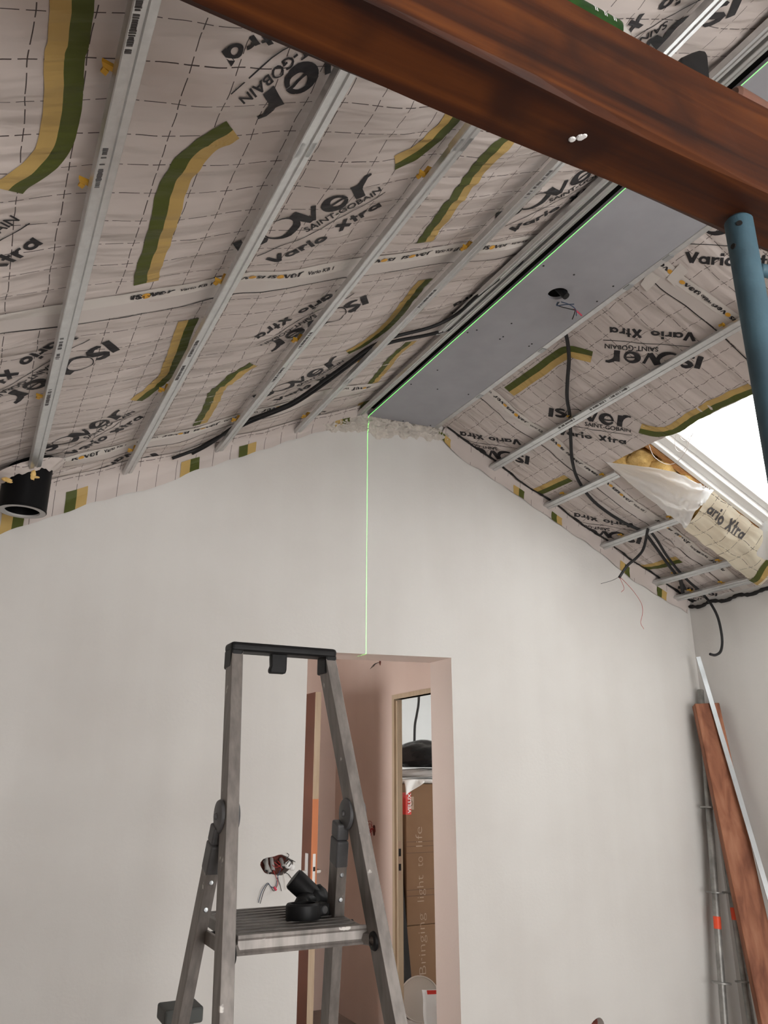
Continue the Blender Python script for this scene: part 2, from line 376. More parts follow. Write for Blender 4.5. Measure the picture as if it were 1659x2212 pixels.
mb = MB(); mb.box(hc[0] - .1, hc[0] + .1, D + .06, D + .10, hc[1] - .06, hc[1] + .06); mb.build('masonry', 'brick_red', bk)
mb = MB(); mb.box(h2[0] - .06, h2[0] + .06, D + .05, D + .09, h2[1] - .05, h2[1] + .05); mb.build('masonry', 'brick_red', bk)

# right wall, rear wall with bay opening, left wall
zr = zR(XRW)
mb = MB(); mb.box(XRW, XRW + .2, YRW - .2, D, 0, zr + .35); tag(mb.build('wall_right', 'plaster'), 'pale plastered low wall under the right eave', kind='structure')
mb = MB(); mb.box(XLW - .2, XLW, YRW - .2, D, 0, zL(XLW) + .35); tag(mb.build('wall_left', 'dark_wall_unseen'), 'unseen left wall, darkened to deepen the shade on the rails', kind='structure')
outer = [(XLW - .2, 0), (.0, 0), (.0, 2.1), (3.3, 2.1), (3.3, 0), (XRW + .2, 0), (XRW + .2, zr + UPR), (XB1, ZB1 + UPR + .05), (XB0, ZB0 + UPR + .05), (XLW - .2, zL(XLW) + UPR)]
tag(poly_wall('wall_rear', outer, [], YRW, YRW - .2, ['plaster']), 'pale wall with a wide bay outside the frame', kind='structure')
mb = MB(); mb.box(XLW - .2, 6.2, YRW - .2, 7.0, -.12, 0); tag(mb.build('floor', 'floor_screed'), 'dusty screed floor', kind='structure')

# roof deck over the insulation
def slab(mb, side, X0, X1, Y0, Y1, o0, o1):
    f = ptR if side == 'R' else ptL
    mb.hexa([f(X0, Y0, o0), f(X1, Y0, o0), f(X1, Y1, o0), f(X0, Y1, o0), f(X0, Y0, o1), f(X1, Y0, o1), f(X1, Y1, o1), f(X0, Y1, o1)])
mb = MB(); O0, O1 = -.22, -.25
slab(mb, 'L', XLW - .25, XB0 + .3, YRW - .2, D + .05, O0, O1)
wx0, wx1 = WIN1[0] - .10, WIN1[1] + .10
ys = [YRW - .2, WIN1[2] - .10, WIN1[3] + .10, D + .05]
slab(mb, 'R', XB1 - .3, wx0, ys[0], ys[-1], O0, O1); slab(mb, 'R', wx1, XRW + .25, ys[0], ys[-1], O0, O1)
for a, b in ((0, 1), (2, 3)): slab(mb, 'R', wx0, wx1, ys[a], ys[b], O0, O1)
tag(mb.build('ceiling', 'raw_wood'), 'roof boarding above the insulation', kind='structure')

# skylights
def skylight(name, wn, label):
    e = MB(); x0, x1, y0, y1 = wn
    def bar(mb, X0, X1, Y0, Y1, o0, o1): slab(mb, 'R', X0, X1, Y0, Y1, o0, o1)
    root = bpy.data.objects.new(name, None); COL.objects.link(root); root.location = tuple(ptR((x0 + x1) / 2, (y0 + y1) / 2, -.15)); tag(root, label, kind='structure')
    def frame(w0, w1, o0, o1, nm, m):
        # four bars between inset w0 (inner) and w1 (outer, positive = outward)
        for q in range(4):
            mb = MB()
            if q == 0: bar(mb, x0 - w1, x1 + w1, y1 + w0, y1 + w1, o0, o1)
            if q == 1: bar(mb, x0 - w1, x1 + w1, y0 - w1, y0 - w0, o0, o1)
            if q == 2: bar(mb, x1 + w0, x1 + w1, y0 - w0, y1 + w0, o0, o1)
            if q == 3: bar(mb, x0 - w1, x0 - w0, y0 - w0, y1 + w0, o0, o1)
            mb.build(nm, m, root, bevel=.004)
    frame(0., .045, -.155, -.225, 'sash_bar', 'white_frame')
    frame(.047, .10, -.125, -.225, 'frame_bar', 'white_frame')
    frame(.10, .128, -.10, -.20, 'lining_bar', 'white_frame')
    mb = MB(); bar(mb, x0 - .01, x1 + .01, y0 - .01, y1 + .01, -.19, -.196); mb.build('pane', 'glass', root)
skylight('window_1', WIN1, 'white framed roof window over the torn membrane')

# rooms behind the doorway
YC0 = D + .23; XC = 2.58; YC1 = 5.86
mb = MB(); mb.box(.4, XC + .1, YC1, YC1 + .1, 0, 2.6); tag(mb.build('wall_corridor_end', 'plaster_pink'), 'pink plastered end wall of the corridor', kind='structure')
outer = [(YC0, 0), (4.18, 0), (4.18, 2.06), (4.90, 2.06), (4.90, 0), (YC1, 0), (YC1, 2.6), (YC0, 2.6)]
tag(poly_wall('wall_corridor_right', outer, [], XC, XC + .05, ['plaster_pink'], axis='X'), 'pink plastered corridor wall with a second doorway', kind='structure')
mb = MB(); mb.box(.3, 6.2, YC0, 7.0, 2.6, 2.7); tag(mb.build('ceiling_corridor', 'plaster'), 'flat ceiling over the corridor', kind='structure')
mb = MB(); mb.box(XC + .1, 6.2, 6.3, 6.4, 0, 2.6); tag(mb.build('wall_side_room', 'plaster_blue'), 'pale blue wall of the room beyond the corridor', kind='structure')
outer = [(YC0, 0), (6.3, 0), (6.3, 2.6), (YC0, 2.6)]
tag(poly_wall('wall_side_room_outer', outer, [[(4.55, 1.05), (5.45, 1.05), (5.45, 1.95), (4.55, 1.95)]], 5.0, 5.1, ['plaster_blue'], axis='X'), 'pale blue outer wall of the far room', kind='structure')  # unseen window hole added to let sky light into the far room
outer = [(YC0, 0), (YC1, 0), (YC1, 2.6), (YC0, 2.6)]
tag(poly_wall('wall_corridor_left', outer, [[(4.5, .9), (5.3, .9), (5.3, 2.0), (4.5, 2.0)]], .6, .5, ['plaster_pink'], axis='X'), 'pink corridor wall outside the frame', kind='structure')  # opening out of view, added to bring light into the corridor
# wooden door frame of the second doorway
root = tag(bpy.data.objects.new('trim_1', None), 'bare wooden frame of the second doorway', kind='structure'); COL.objects.link(root); root.location = (XC, 4.5, 0)
for y0, y1 in ((4.84, 4.90), (4.18, 4.24)):
    mb = MB(); mb.box(XC - .010, XC + .052, y0 + (.03 if y0 > 4.5 else 0), y1 - (0 if y0 > 4.5 else .03), 0, 2.06); mb.box(XC + .006, XC + .03, y0 + .012 if y0 > 4.5 else y0, y1 if y0 > 4.5 else y1 - .012, 0, 2.05); mb.build('jamb', 'pale_wood', root)
mb = MB(); mb.box(XC - .010, XC + .052, 4.18, 4.90, 2.06, 2.09); mb.build('head', 'pale_wood', root)
for z0, z1 in ((1.07, 1.115), (.985, 1.025)):
    mb = MB(); mb.box(XC + .010, XC + .026, 4.846, 4.853, z0, z1); mb.build('strike_slot', 'void_dark', root)
mb = MB(); mb.box(XC + .007, XC + .029, 4.849, 4.854, .93, 1.16); mb.build('strike_plate', 'frame_beige', root)

# ------------------------------------------------------------------ the foil membrane
RAILS_L = [-.77, -.345, .085, .500, .935, 1.360, 1.735]
RAILS_R = [2.29, 2.633, 3.035, 3.475, 3.900, 4.075]
def pillow(X, rails):
    for a, b in zip(rails[:-1], rails[1:]):
        if a <= X <= b:
            s = (X - a) / (b - a); return math.sin(math.pi * s) ** 1.5 * min(1., (b - a) / .4)
    return 0.
def folds(X, Y, ph):
    w1 = noise.noise(Vector((X * 1.1 + ph, Y * 2.0, ph)))
    a = noise.noise(Vector((X * 1.7 + ph, Y * 8 + 2.2 * w1, 3.1 + ph)))
    b = noise.noise(Vector((X * 3.3 - ph, Y * 19 + 3 * w1, 7.7 + ph)))
    c = noise.noise(Vector((X * 9 + 2 * w1, Y * 26 + 4 * a, 1.3)))
    return .016 * a - .013 * abs(b) + .0034 * c + .004 * w1
def hL(X, Y):
    return MEM + .012 * pillow(X, RAILS_L) + folds(X, Y, .4) * (.35 + .65 * pillow(X, RAILS_L))
def hR(X, Y):
    return MEM + .012 * pillow(X, RAILS_R) + folds(X, Y + .35 * X, 2.1) * (.35 + .65 * pillow(X, RAILS_R))
GS = .015
def memL(X, Y, d=0.): return ptL(X, Y, hL(X, Y) + d)
def memR(X, Y, d=0.): return ptR(X, Y, hR(X, Y) + d)
def memhit(side, x, y):
    f, h, n = (onL, hL, NL) if side == 'L' else (onR, hR, NR); o = MEM
    for _ in range(10):
        p = f(x, y, o); o = .5 * o + .5 * h(float(p[0] + n[0] * o), float(p[1]))
    p = f(x, y, o); return np.array([p[0] + n[0] * o, p[1], p[2]])
def steps(a, b, s): return list(np.linspace(a, b, max(2, int(round((b - a) / s)) + 1)))
OP = (2.985, 3.86, 1.25, 3.05)     # opening cut for the roof window
def in_op(X, Y): return (OP[0] < X < OP[1] and OP[2] < Y < OP[3])
SEAM_L = (2.0, 3.315); SEAM_R = (1.915, 3.185)
SHEETS = {}
for side, seams, mem, X0, X1, m in (('L', SEAM_L, memL, XLW, XB0 + .02, 'foil_left'), ('R', SEAM_R, memR, XB1 - .02, XRW, 'foil_right')):
    cuts = [YRW, .2] + list(seams) + [D - .004]
    lab = {('L', 1): 'printed grey foil sheet on the left slope, between the beam and the near white tape', ('L', 2): 'printed grey foil sheet on the left slope between the two white tapes',
           ('L', 3): 'printed grey foil strip on the left slope along the gable wall', ('L', 0): 'printed grey foil sheet on the left slope behind the wooden beam',
           ('R', 1): 'printed grey foil sheet on the right slope beside the blue prop', ('R', 2): 'printed grey foil sheet on the right slope cut open at the roof window',
           ('R', 3): 'printed grey foil strip on the right slope along the gable wall', ('R', 0): 'printed grey foil sheet on the right slope behind the wooden beam'}
    for k in range(4):
        a, b = cuts[k], cuts[k + 1]
        if k == 0:
            ysx = steps(a, b, .06)
        elif side == 'R' and k == 1: ysx = steps(a, OP[2], GS) + steps(OP[2], b, GS)[1:]
        elif side == 'R' and k == 2: ysx = steps(a, OP[3], GS) + steps(OP[3], b, GS)[1:]
        else: ysx = steps(a, b, GS)
        xs = steps(X0, X1, GS) if side == 'L' else steps(X0, OP[0], GS) + steps(OP[0], OP[1], GS)[1:] + steps(OP[1], X1, GS)[1:]
        mb = MB().grid(lambda X, Y: mem(X, Y), xs, ysx, skip=in_op if side == 'R' else None)
        o = mb.build('vapour_membrane', m, smooth=True, recalc=False)
        tag(o, lab[(side, k)], 'membrane', 'foil sheets under the roof'); SHEETS[(side, k)] = o
def sheet_at(side, Y):
    s = SEAM_L if side == 'L' else SEAM_R
    return SHEETS[(side, 0 if Y < .2 else 1 if Y < s[0] else 2 if Y < s[1] else 3)]

# stripes printed on the foil: green and gold bands
def ribbon(mb, side, P, w0, w1, mi, d=.0018):
    mem = memL if side == 'L' else memR; n = len(P); vv = []; ff = []; J = 4
    for i, p in enumerate(P):
        t = P[min(i + 1, n - 1)] - P[max(i - 1, 0)]; t = t / (np.linalg.norm(t) + 1e-9); nrm = np.array([-t[1], t[0]])
        for j in range(J + 1):
            q = p + nrm * (w0 + (w1 - w0) * j / J); vv.append(mem(q[0] / K, q[1], d))
    for i in range(n - 1):
        for j in range(J): ff.append((i * (J + 1) + j, i * (J + 1) + j + 1, (i + 1) * (J + 1) + j + 1, (i + 1) * (J + 1) + j))
    mb.add(vv, ff, mi)
def stripe(side, pix, gpt, w=.037):
    f = onL if side == 'L' else onR
    P = [memhit(side, x, y) for x, y in pix]; P = [np.array([p[0] * K, p[1]]) for p in P]
    P = spline(P, 8); 
    g = memhit(side, *gpt); g = np.array([g[0] * K, g[1]])
    i = min(range(1, len(P) - 1), key=lambda k: np.linalg.norm(P[k] - g)); t = P[i + 1] - P[i - 1]
    sgn = 1 if (-t[1] * (g - P[i])[0] + t[0] * (g - P[i])[1]) > 0 else -1
    mb = MB(); ribbon(mb, side, P, 0, sgn * w, 0); ribbon(mb, side, P, 0, -sgn * w * .95, 1)
    Ym = np.mean([p[1] for p in P])
    tag(mb.build('printed_stripe', ['print_green', 'print_gold'], sheet_at(side, Ym), recalc=False), 'green and gold printed band')
for side, pix, gpt in (
    ('L', [(155, -60), (154, 0), (149, 60), (146, 95), (139, 118), (137, 169), (130, 257), (111, 324), (78, 365), (34, 395), (17, 410)], (175, 60)),
    ('L', [(503, 279), (449, 314), (408, 348), (385, 382), (368, 422), (359, 466), (346, 506), (334, 545), (322, 580), (316, 610)], (330, 500)),
    ('L', [(1010, 215), (976, 253), (962, 270), (929, 304), (895, 329), (853, 353)], (902, 335)),
    ('L', [(1140, 262), (1097, 302), (1064, 334), (1030, 372), (996, 415), (976, 439), (949, 480), (929, 507), (914, 523)], (979, 419)),
    ('L', [(407, 690), (391, 730), (375, 774), (361, 808), (337, 831), (314, 848), (294, 865)], (391, 764)),
    ('L', [(548, 787), (506, 814), (472, 841), (456, 872), (432, 916)], (449, 862)),
    ('L', [(919, 603), (879, 649), (838, 700), (787, 740), (750, 760)], (890, 652)),
    ('L', [(889, 737), (848, 774), (821, 808), (804, 828)], (831, 781)),
    ('L', [(787, 867), (774, 882), (757, 897)], (790, 875)),
    ('L', [(1700, 10), (1655, 52), (1609, 97), (1568, 144), (1548, 163)], (1620, 100)),
    ('R', [(1279, 769), (1248, 762), (1231, 760), (1211, 768), (1167, 800), (1100, 846)], (1165, 785)),
    ('R', [(1383, 925), (1423, 932), (1457, 925), (1504, 895), (1572, 861), (1626, 838)], (1457, 935)),
    ('R', [(1140, 1069), (1184, 1052), (1228, 1032)], (1190, 1060)),
    ('R', [(1364, 1232), (1403, 1224), (1437, 1216), (1467, 1208)], (1405, 1234)),
): stripe(side, pix, gpt)

# lettering
_tc = {}
def text_tris(s, bold=.0, maxlen=.22):
    """triangles of a string, unit box: x 0..1 over its width, y in cap heights; returns verts, faces, aspect"""
    key = (s, bold)
    if key in _tc: return _tc[key]
    c = bpy.data.curves.new('lettering', 'FONT'); c.body = s; c.offset = bold; c.resolution_u = 3; c.fill_mode = 'FRONT'
    o = bpy.data.objects.new('lettering', c); COL.objects.link(o)
    bpy.context.view_layer.update()
    me = bpy.data.meshes.new_from_object(o.evaluated_get(bpy.context.evaluated_depsgraph_get()))
    bm = bmesh.new(); bm.from_mesh(me); bmesh.ops.triangulate(bm, faces=bm.faces)
    for _ in range(3):
        es = [e for e in bm.edges if e.calc_length() > maxlen]
        if not es: break
        bmesh.ops.subdivide_edges(bm, edges=es, cuts=1); bmesh.ops.triangulate(bm, faces=bm.faces)
    V = np.array([v.co[:2] for v in bm.verts]); bm.verts.index_update(); F = [tuple(v.index for v in f.verts) for f in bm.faces]; bm.free()
    COL.objects.unlink(o); bpy.data.objects.remove(o); bpy.data.curves.remove(c); bpy.data.meshes.remove(me)
    x0, x1 = V[:, 0].min(), V[:, 0].max(); V[:, 0] = (V[:, 0] - x0) / (x1 - x0); V[:, 1] /= .73
    _tc[key] = (V, F); return _tc[key]
def put_text(mb, s, s0, s1, t0, h, fn, bold=0., slant=0., mi=0):
    V, F = text_tris(s, bold)
    mb.add([fn(s0 + (s1 - s0) * v[0] + slant * v[1] * h, t0 + v[1] * h) for v in V], F, mi)
def arc(cx, cy, rx, ry, a0, a1, n=14): return [(cx + rx * math.cos(math.radians(a0 + (a1 - a0) * k / n)), cy + ry * math.sin(math.radians(a0 + (a1 - a0) * k / n))) for k in range(n + 1)]
def seg(x0, y0, x1, y1, n=4): return [(x0 + (x1 - x0) * k / n, y0 + (y1 - y0) * k / n) for k in range(n + 1)]
GLY = {   # heavy geometric letters: strokes (centre line, width or widths), cap height 1; then advance
    'V': ([(seg(.12, 1, .46, .0), .26), (seg(.80, 1, .46, .0), .26)], .90), 'a': ([(arc(.36, .34, .25, .25, 0, 360, 20), .20), (seg(.66, 0, .66, .69), .2)], .84),
    'r': ([(seg(.11, 0, .11, .69), .21), (arc(.40, .36, .24, .24, 165, 62, 6), .19)], .56), 'i': ([(seg(.12, 0, .12, .69), .21), (seg(.12, .80, .12, 1.03), .23)], .30),
    'o': ([(arc(.36, .34, .25, .25, 0, 360, 20), .21)], .78), 'X': ([(seg(.10, 0, .74, 1, 6), .26), (seg(.74, 0, .10, 1, 6), .26)], .88),
    't': ([(seg(.24, 0, .24, 1.0), .21), (seg(.02, .61, .48, .61, 3), .17)], .54)}
LOGO = [   # the wide italic mark, x height 1
    ([(.02, 0), (.08, .33), (.13, .66), (.19, 1)], .31), ([(1.02, .78), (.92, .88), (.76, .92), (.58, .88), (.50, .76), (.56, .63), (.72, .53), (.88, .42), (.93, .28), (.85, .14), (.66, .08), (.46, .12), (.36, .22)], [.12, .2, .24, .27, .29, .30, .31, .31, .30, .28, .24, .2, .12]),
    (seg(2.28, 1, 2.70, .05, 6), [.38, .38, .37, .36, .34, .31, .27]), (seg(3.06, 1, 2.73, .05, 6), .17),
    (arc(3.72, .5, .36, .44, 350, 40, 22), [.12 + .22 * math.sin(math.pi * k / 22) for k in range(23)]), (arc(3.72, .5, .36, .44, 45, -5, 6), .15), (seg(3.38, .43, 4.08, .55, 5), .11),
    (seg(4.50, 0, 4.57, 1), .34), ([(4.58, .5), (4.66, .78), (4.82, .96), (5.02, 1.06), (5.2, 1.04)], [.22, .26, .27, .24, .18])]
def stroke(mb, P, W, fn, mi=0):
    n = len(P); vv = []
    for i, p in enumerate(P):
        a, b = P[max(i - 1, 0)], P[min(i + 1, n - 1)]
        if i in (0, n - 1) and P[0] == P[-1] or (math.dist(P[0], P[-1]) < 1e-6 and i in (0, n - 1)): a, b = P[-2], P[1]
        tx, ty = b[0] - a[0], b[1] - a[1]; L = math.hypot(tx, ty) + 1e-9; w = (W[i] if hasattr(W, '__len__') else W) / 2
        for k in (-1, 0, 1): vv.append(fn(p[0] - ty / L * w * k, p[1] + tx / L * w * k))
    mb.add(vv, [(3 * i + k, 3 * i + k + 1, 3 * i + 4 + k, 3 * i + 3 + k) for i in range(n - 1) for k in (0, 1)], mi)
def heavy(mb, word, s0, s1, t0, h, fn, mi=0):
    tot = sum(GLY[c][1] for c in word) - .06; x = 0
    for c in word:
        for P, W in GLY[c][0]: stroke(mb, P, W, lambda a, b, x=x: fn(s0 + (x + a) / tot * (s1 - s0), t0 + b * h), mi)
        x += GLY[c][1]
def crescent(mb, c, r, fn, mi=0):
    n = 26; vv = []; ff = []
    for k in range(n):
        a = 2 * math.pi * k / n; wd = r * (.07 + .42 * max(0, math.cos(a * .5 + .45)) ** 4 + .42 * max(0, math.cos((a - 2 * math.pi) * .5 + .45)) ** 4)
        for q in (r, r - wd): vv.append(fn(c[0] + q * 1.12 * math.cos(a), c[1] + q * math.sin(a)))
    for k in range(n): j = (k + 1) % n; ff.append((2 * k, 2 * j, 2 * j + 1, 2 * k + 1))
    mb.add(vv, ff, mi)
def logo(mb, fn, mi=0, mo=0, dot=False):
    for P, W in LOGO: stroke(mb, P, W, lambda a, b: fn(-.030 + a * .0835, .142 + b * .078), mi)
    if dot:
        vv = [fn(.110, .178)] + [fn(.110 + .044 * math.cos(a), .178 + .042 * math.sin(a)) for a in np.linspace(0, 2 * math.pi, 17)[:-1]]
        mb.add(vv, [(0, i, i % 16 + 1) for i in range(1, 17)], mo)
    else: crescent(mb, (.112, .180), .049, fn, mi)
def foil_text(side, pix, anchor, up, da=0., parts='xsi', S=1.):
    """pix shows block point anchor (s, t); up: reads upright from the camera"""
    f = onL if side == 'L' else onR; mem = memL if side == 'L' else memR
    p = memhit(side, *pix); u = np.array([p[0] * K, p[1]])
    a = math.radians((-45 if up else 135) + da); e = np.array([math.cos(a), math.sin(a)]); n = np.array([math.sin(a), -math.cos(a)])
    o = u - S * (anchor[0] * e + anchor[1] * n)
    def fn(s, t): q = o + S * (s * e + t * n); return mem(q[0] / K, q[1], .0022)
    mb = MB()
    heavy(mb, 'Vario', 0, .195, 0, .052, fn); heavy(mb, 'Xtra', .232, .380, 0, .052, fn)
    put_text(mb, 'SAINT-GOBAIN', .159, .404, .106, .030, fn, .018)
    logo(mb, fn)
    ln = [(-.01 + .42 * k / 16, .086 + .004 * math.cos(k / 16 * 3)) for k in range(17)]
    mb.add([fn(s, t + h) for s, t in ln for h in (-.0018, .0018)], [(2 * i, 2 * i + 1, 2 * i + 3, 2 * i + 2) for i in range(16)])
    c = o + S * (.19 * e + .1 * n)
    tag(mb.build('printed_lettering', 'print_black', sheet_at(side, c[1]), recalc=False), 'black lettering printed on the diagonal')
I_ = (-.015, .187)
for side, pix, anc, up, da in (
    ('L', (706, 516), (.189, 0), True, 0), ('L', (1205, 451), (.189, 0), True, 0), ('L', (92, 525), (.377, 0), True, 0), ('L', (233, 945), (.189, 0), True, 0),
    ('L', (597, 868), (0, 0), True, 0), ('L', (335, 985), I_, False, 0), ('L', (479, 108), (.377, 0), False, 0), ('L', (238, 750), I_, False, 0),
    ('L', (784, 649), I_, False, 0), ('L', (979, 657), (.377, 0), False, 0), ('L', (700, 887), (0, 0), False, 0), ('L', (1582, 17), I_, False, 0),
    ('R', (1479, 566), (0, 0), True, 0), ('R', (1408, 714), (.189, 0), False, 0), ('R', (1193, 888), I_, True, 0), ('R', (994, 931), (.377, 0), False, 0),
    ('R', (1305, 1121), (.189, 0), False, 0), ('R', (1599, 1291), (0, 0), False, 0),
): foil_text(side, pix, anc, up, da)

# white seam tapes with small printed logos
def seam_tape(side, pts, label, marks, ends, wd=.028, line=True):
    """pts: (X, Y) centre line; marks: (X, upright)"""
    mem = memL if side == 'L' else memR
    if len(pts[0]) == 2 and abs(pts[1][0]) > 20:
        q = [memhit(side, *p)[:2] for p in pts]; q = sorted((float(a), float(b)) for a, b in q); lo, hi = ends; pts = [(lo, q[0][1])] * (lo < q[0][0]) + q + [(hi, q[-1][1])] * (hi > q[-1][0])
    Xs = steps(pts[0][0], pts[-1][0], .02); px = [p[0] for p in pts]; py = [p[1] for p in pts]
    def yc(X): return float(np.interp(X, px, py)) + .004 * math.sin(9 * X)
    if side == 'R':
        Xs = [X for X in Xs]
    mb = MB().grid(lambda X, q: mem(X, yc(X) + q, .003), Xs, [-wd, -wd / 2, 0, wd / 2, wd])
    o = mb.build('seam_tape', 'tape_white', smooth=True, recalc=False); tag(o, label, 'tape', 'white seam tapes on the foil')
    if line:
        mb = MB().grid(lambda X, q: mem(X, yc(X) + q, .0022), Xs, [wd, wd + .03, wd + .065]); mb.build('clear_film', 'tape_film', o, smooth=True, recalc=False)
        mb = MB().grid(lambda X, q: mem(X, yc(X) + q + .006 * math.sin(5 * X), .0028), Xs, [wd + .064, wd + .069]); mb.build('edge_line', 'print_black', o, recalc=False)
    for X, up, kind in marks:
        sg = 1 if up else -1
        def fn(s, t): 
            Xq = X + sg * s / K; return mem(Xq, yc(Xq) + (-sg * (t - .010)), .0052)
        mb = MB()
        if kind in ('a', 'l'):
            def f2(s, t): return fn(s * .29, (t - .142) * .23 + .002)
            logo(mb, f2, 0, 1, True)
        if kind in ('a', 'v'): put_text(mb, 'Vario KB 1', .135, .235, .002, .016, fn, .02)
        mb.build('printed_mark', ['print_black', 'print_orange'], o, recalc=False)
seam_tape('L', [(0, 687), (130, 664), (250, 643), (400, 622), (540, 597), (640, 592), (800, 562), (920, 546), (1000, 534), (1100, 524)],
          'white seam tape crossing the left slope just beyond the middle of the rails', [(.01, False, 'v'), (.27, True, 'a'), (.63, False, 'l'), (.47, False, 'v'), (.66, True, 'a'), (1.08, False, 'l'), (1.125, True, 'a'), (1.44, False, 'l'), (1.47, True, 'a')], (XLW, XB0))
seam_tape('L', [(91, 1002), (176, 985), (236, 970), (290, 955), (338, 943), (405, 931), (484, 907), (544, 890), (619, 874), (686, 850), (754, 836), (821, 828)],
          'white seam tape on the left slope close to the gable wall', [(.20, False, 'l'), (.25, True, 'a'), (.72, False, 'a'), (.76, True, 'a'), (1.16, False, 'a'), (1.62, False, 'a')], (XLW, XB0))
seam_tape('R', [(1440, 575), (1465, 600), (1520, 640), (1588, 692)], 'white seam tape on the right slope above the blue prop', [(2.33, False, 'l'), (2.335, True, 'a'), (2.62, False, 'a'), (2.70, True, 'a')], (XB1 + .03, 2.97))
seam_tape('R', [(1070, 852), (1107, 887), (1144, 917), (1208, 961), (1258, 1002), (1302, 1032), (1336, 1062), (1383, 1098), (1430, 1130), (1464, 1152), (1508, 1190), (1548, 1217), (1582, 1248)], 'long white seam tape running down the right slope to the eave',
          [(2.40, False, 'a'), (2.42, True, 'a'), (2.76, False, 'l'), (2.80, True, 'a'), (3.14, False, 'a'), (3.16, True, 'a'), (3.56, False, 'l'), (3.60, True, 'a'), (3.98, False, 'a')], (XB1 + .03, XRW - .02))

def patch(corners, label):
    P = [memhit('R', x, y) for x, y in corners]
    mb = MB().grid(lambda u, v: (lambda q: memR(q[0], q[1], .0065))((P[0] * (1 - u) + P[1] * u) * (1 - v) + (P[3] * (1 - u) + P[2] * u) * v), list(np.linspace(0, 1, 7)), list(np.linspace(0, 1, 7)))
    tag(mb.build('tape_patch', 'tape_white', smooth=True, recalc=False), label, 'tape')
patch([(1384, 612), (1404, 582), (1428, 598), (1398, 628)], 'small white patch on the right slope beside the board edge')
patch([(1440, 600), (1470, 566), (1488, 584), (1458, 616)], 'crumpled white patch across the short tape end on the right slope')
# foil edge lapped onto the gable wall
def lap(side, px, label):
    """px: lower edge of the lap in the photograph, on the wall plane"""
    f = ptL if side == 'L' else ptR
    W_ = [wpt(x, y) for x, y in px]; xs = [p[0] for p in W_]; zs = [p[1] for p in W_]
    X = steps(min(xs), max(xs), .03); o = np.argsort(xs); xs = np.array(xs)[o]; zs = np.array(zs)[o]
    mem = memL if side == 'L' else memR
    def fn(Xq, q):
        a = mem(Xq, D - (.07 if side == 'L' else .022), .004); zz = float(np.interp(Xq, xs, zs)) + .004 * math.sin(40 * Xq); c = np.array([Xq, D - .012, (zL if side == 'L' else zR)(Xq) + .02]); b = np.array([Xq, D - .006 - .003 * math.sin(25 * Xq), min(zz, c[2] - .015)])
        if q < .5: s = q * 2; r = a * (1 - s) ** 2 + 2 * s * (1 - s) * (c * .75 + a * .25) + s * s * (c * .5 + b * .5)
        else: s = (q - .5) * 2; r = (c * .5 + b * .5) * (1 - s) + b * s
        return r + np.array([0, -.002 - .002 * math.sin(33 * Xq + 5 * q), 0])
    mb = MB().grid(fn, X, list(np.linspace(0, 1, 11)))
    ob = mb.build('lapped_foil_edge', 'foil_left' if side == 'L' else 'foil_right', smooth=True, recalc=False); tag(ob, label, 'membrane')
    return ob, fn
lapL, fL = lap('L', [(-60, 1180), (0, 1155), (70, 1130), (130, 1112), (190, 1090), (245, 1075), (350, 1050), (400, 1025), (470, 1003), (560, 975), (640, 948), (720, 925), (775, 908)], 'foil edge folded onto the wall below the left slope')
lapR, fR = lap('R', [(952, 948), (985, 985), (1040, 1020), (1100, 1060), (1165, 1105), (1230, 1150), (1290, 1190), (1360, 1250), (1440, 1300), (1485, 1325)], 'foil edge folded onto the wall below the right slope')
def tab(ob, fn, X, w_=.045, rev=False):
    mb = MB()
    for k, mi in ((0, 0), (1, 1)):
        a = X + (k if not rev else 1 - k) * w_
        mb.grid(lambda x, q: fn(x, q) + np.array([0, -.003, -.001]), [a, a + w_ / 2, a + w_], list(np.linspace(.38, 1, 9)), mi=mi)
    mb.build('printed_stripe', ['print_green', 'print_gold'], ob, recalc=False)
for x, y, rev in ((140, 1090, False), (390, 1005, True), (515, 972, False), (722, 915, True), (0, 1140, True)): tab(lapL, fL, wpt(x, y)[0], rev=rev)
for x, y, rev in ((955, 955, False), (1115, 1068, True), (1197, 1122, False), (1345, 1235, True), (1425, 1290, False)): tab(lapR, fR, wpt(x, y)[0] - .03, .04, rev)
# dark strips standing in for the shaded gap between right foil, wall and eave
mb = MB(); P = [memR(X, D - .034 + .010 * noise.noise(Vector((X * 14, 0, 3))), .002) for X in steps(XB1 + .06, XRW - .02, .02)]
mb.tube(P, [.004 + .012 * abs(noise.noise(Vector((i * .37, 2, 0)))) for i in range(len(P))], 6); tag(mb.build('gap_shade_strip', 'void_dark', smooth=True), 'dark ragged strip standing in for the shaded gap along the right slope and the gable wall', 'gap shade')
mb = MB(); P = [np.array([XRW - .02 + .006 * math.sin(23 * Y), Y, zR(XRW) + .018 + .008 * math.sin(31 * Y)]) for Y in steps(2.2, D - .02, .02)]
mb.tube(P, [.008 + .006 * abs(math.sin(11.3 * i)) for i in range(len(P))], 6); tag(mb.build('gap_shade_strip', 'void_dark', smooth=True), 'dark ragged strip standing in for the shaded gap along the eave wall', 'gap shade')
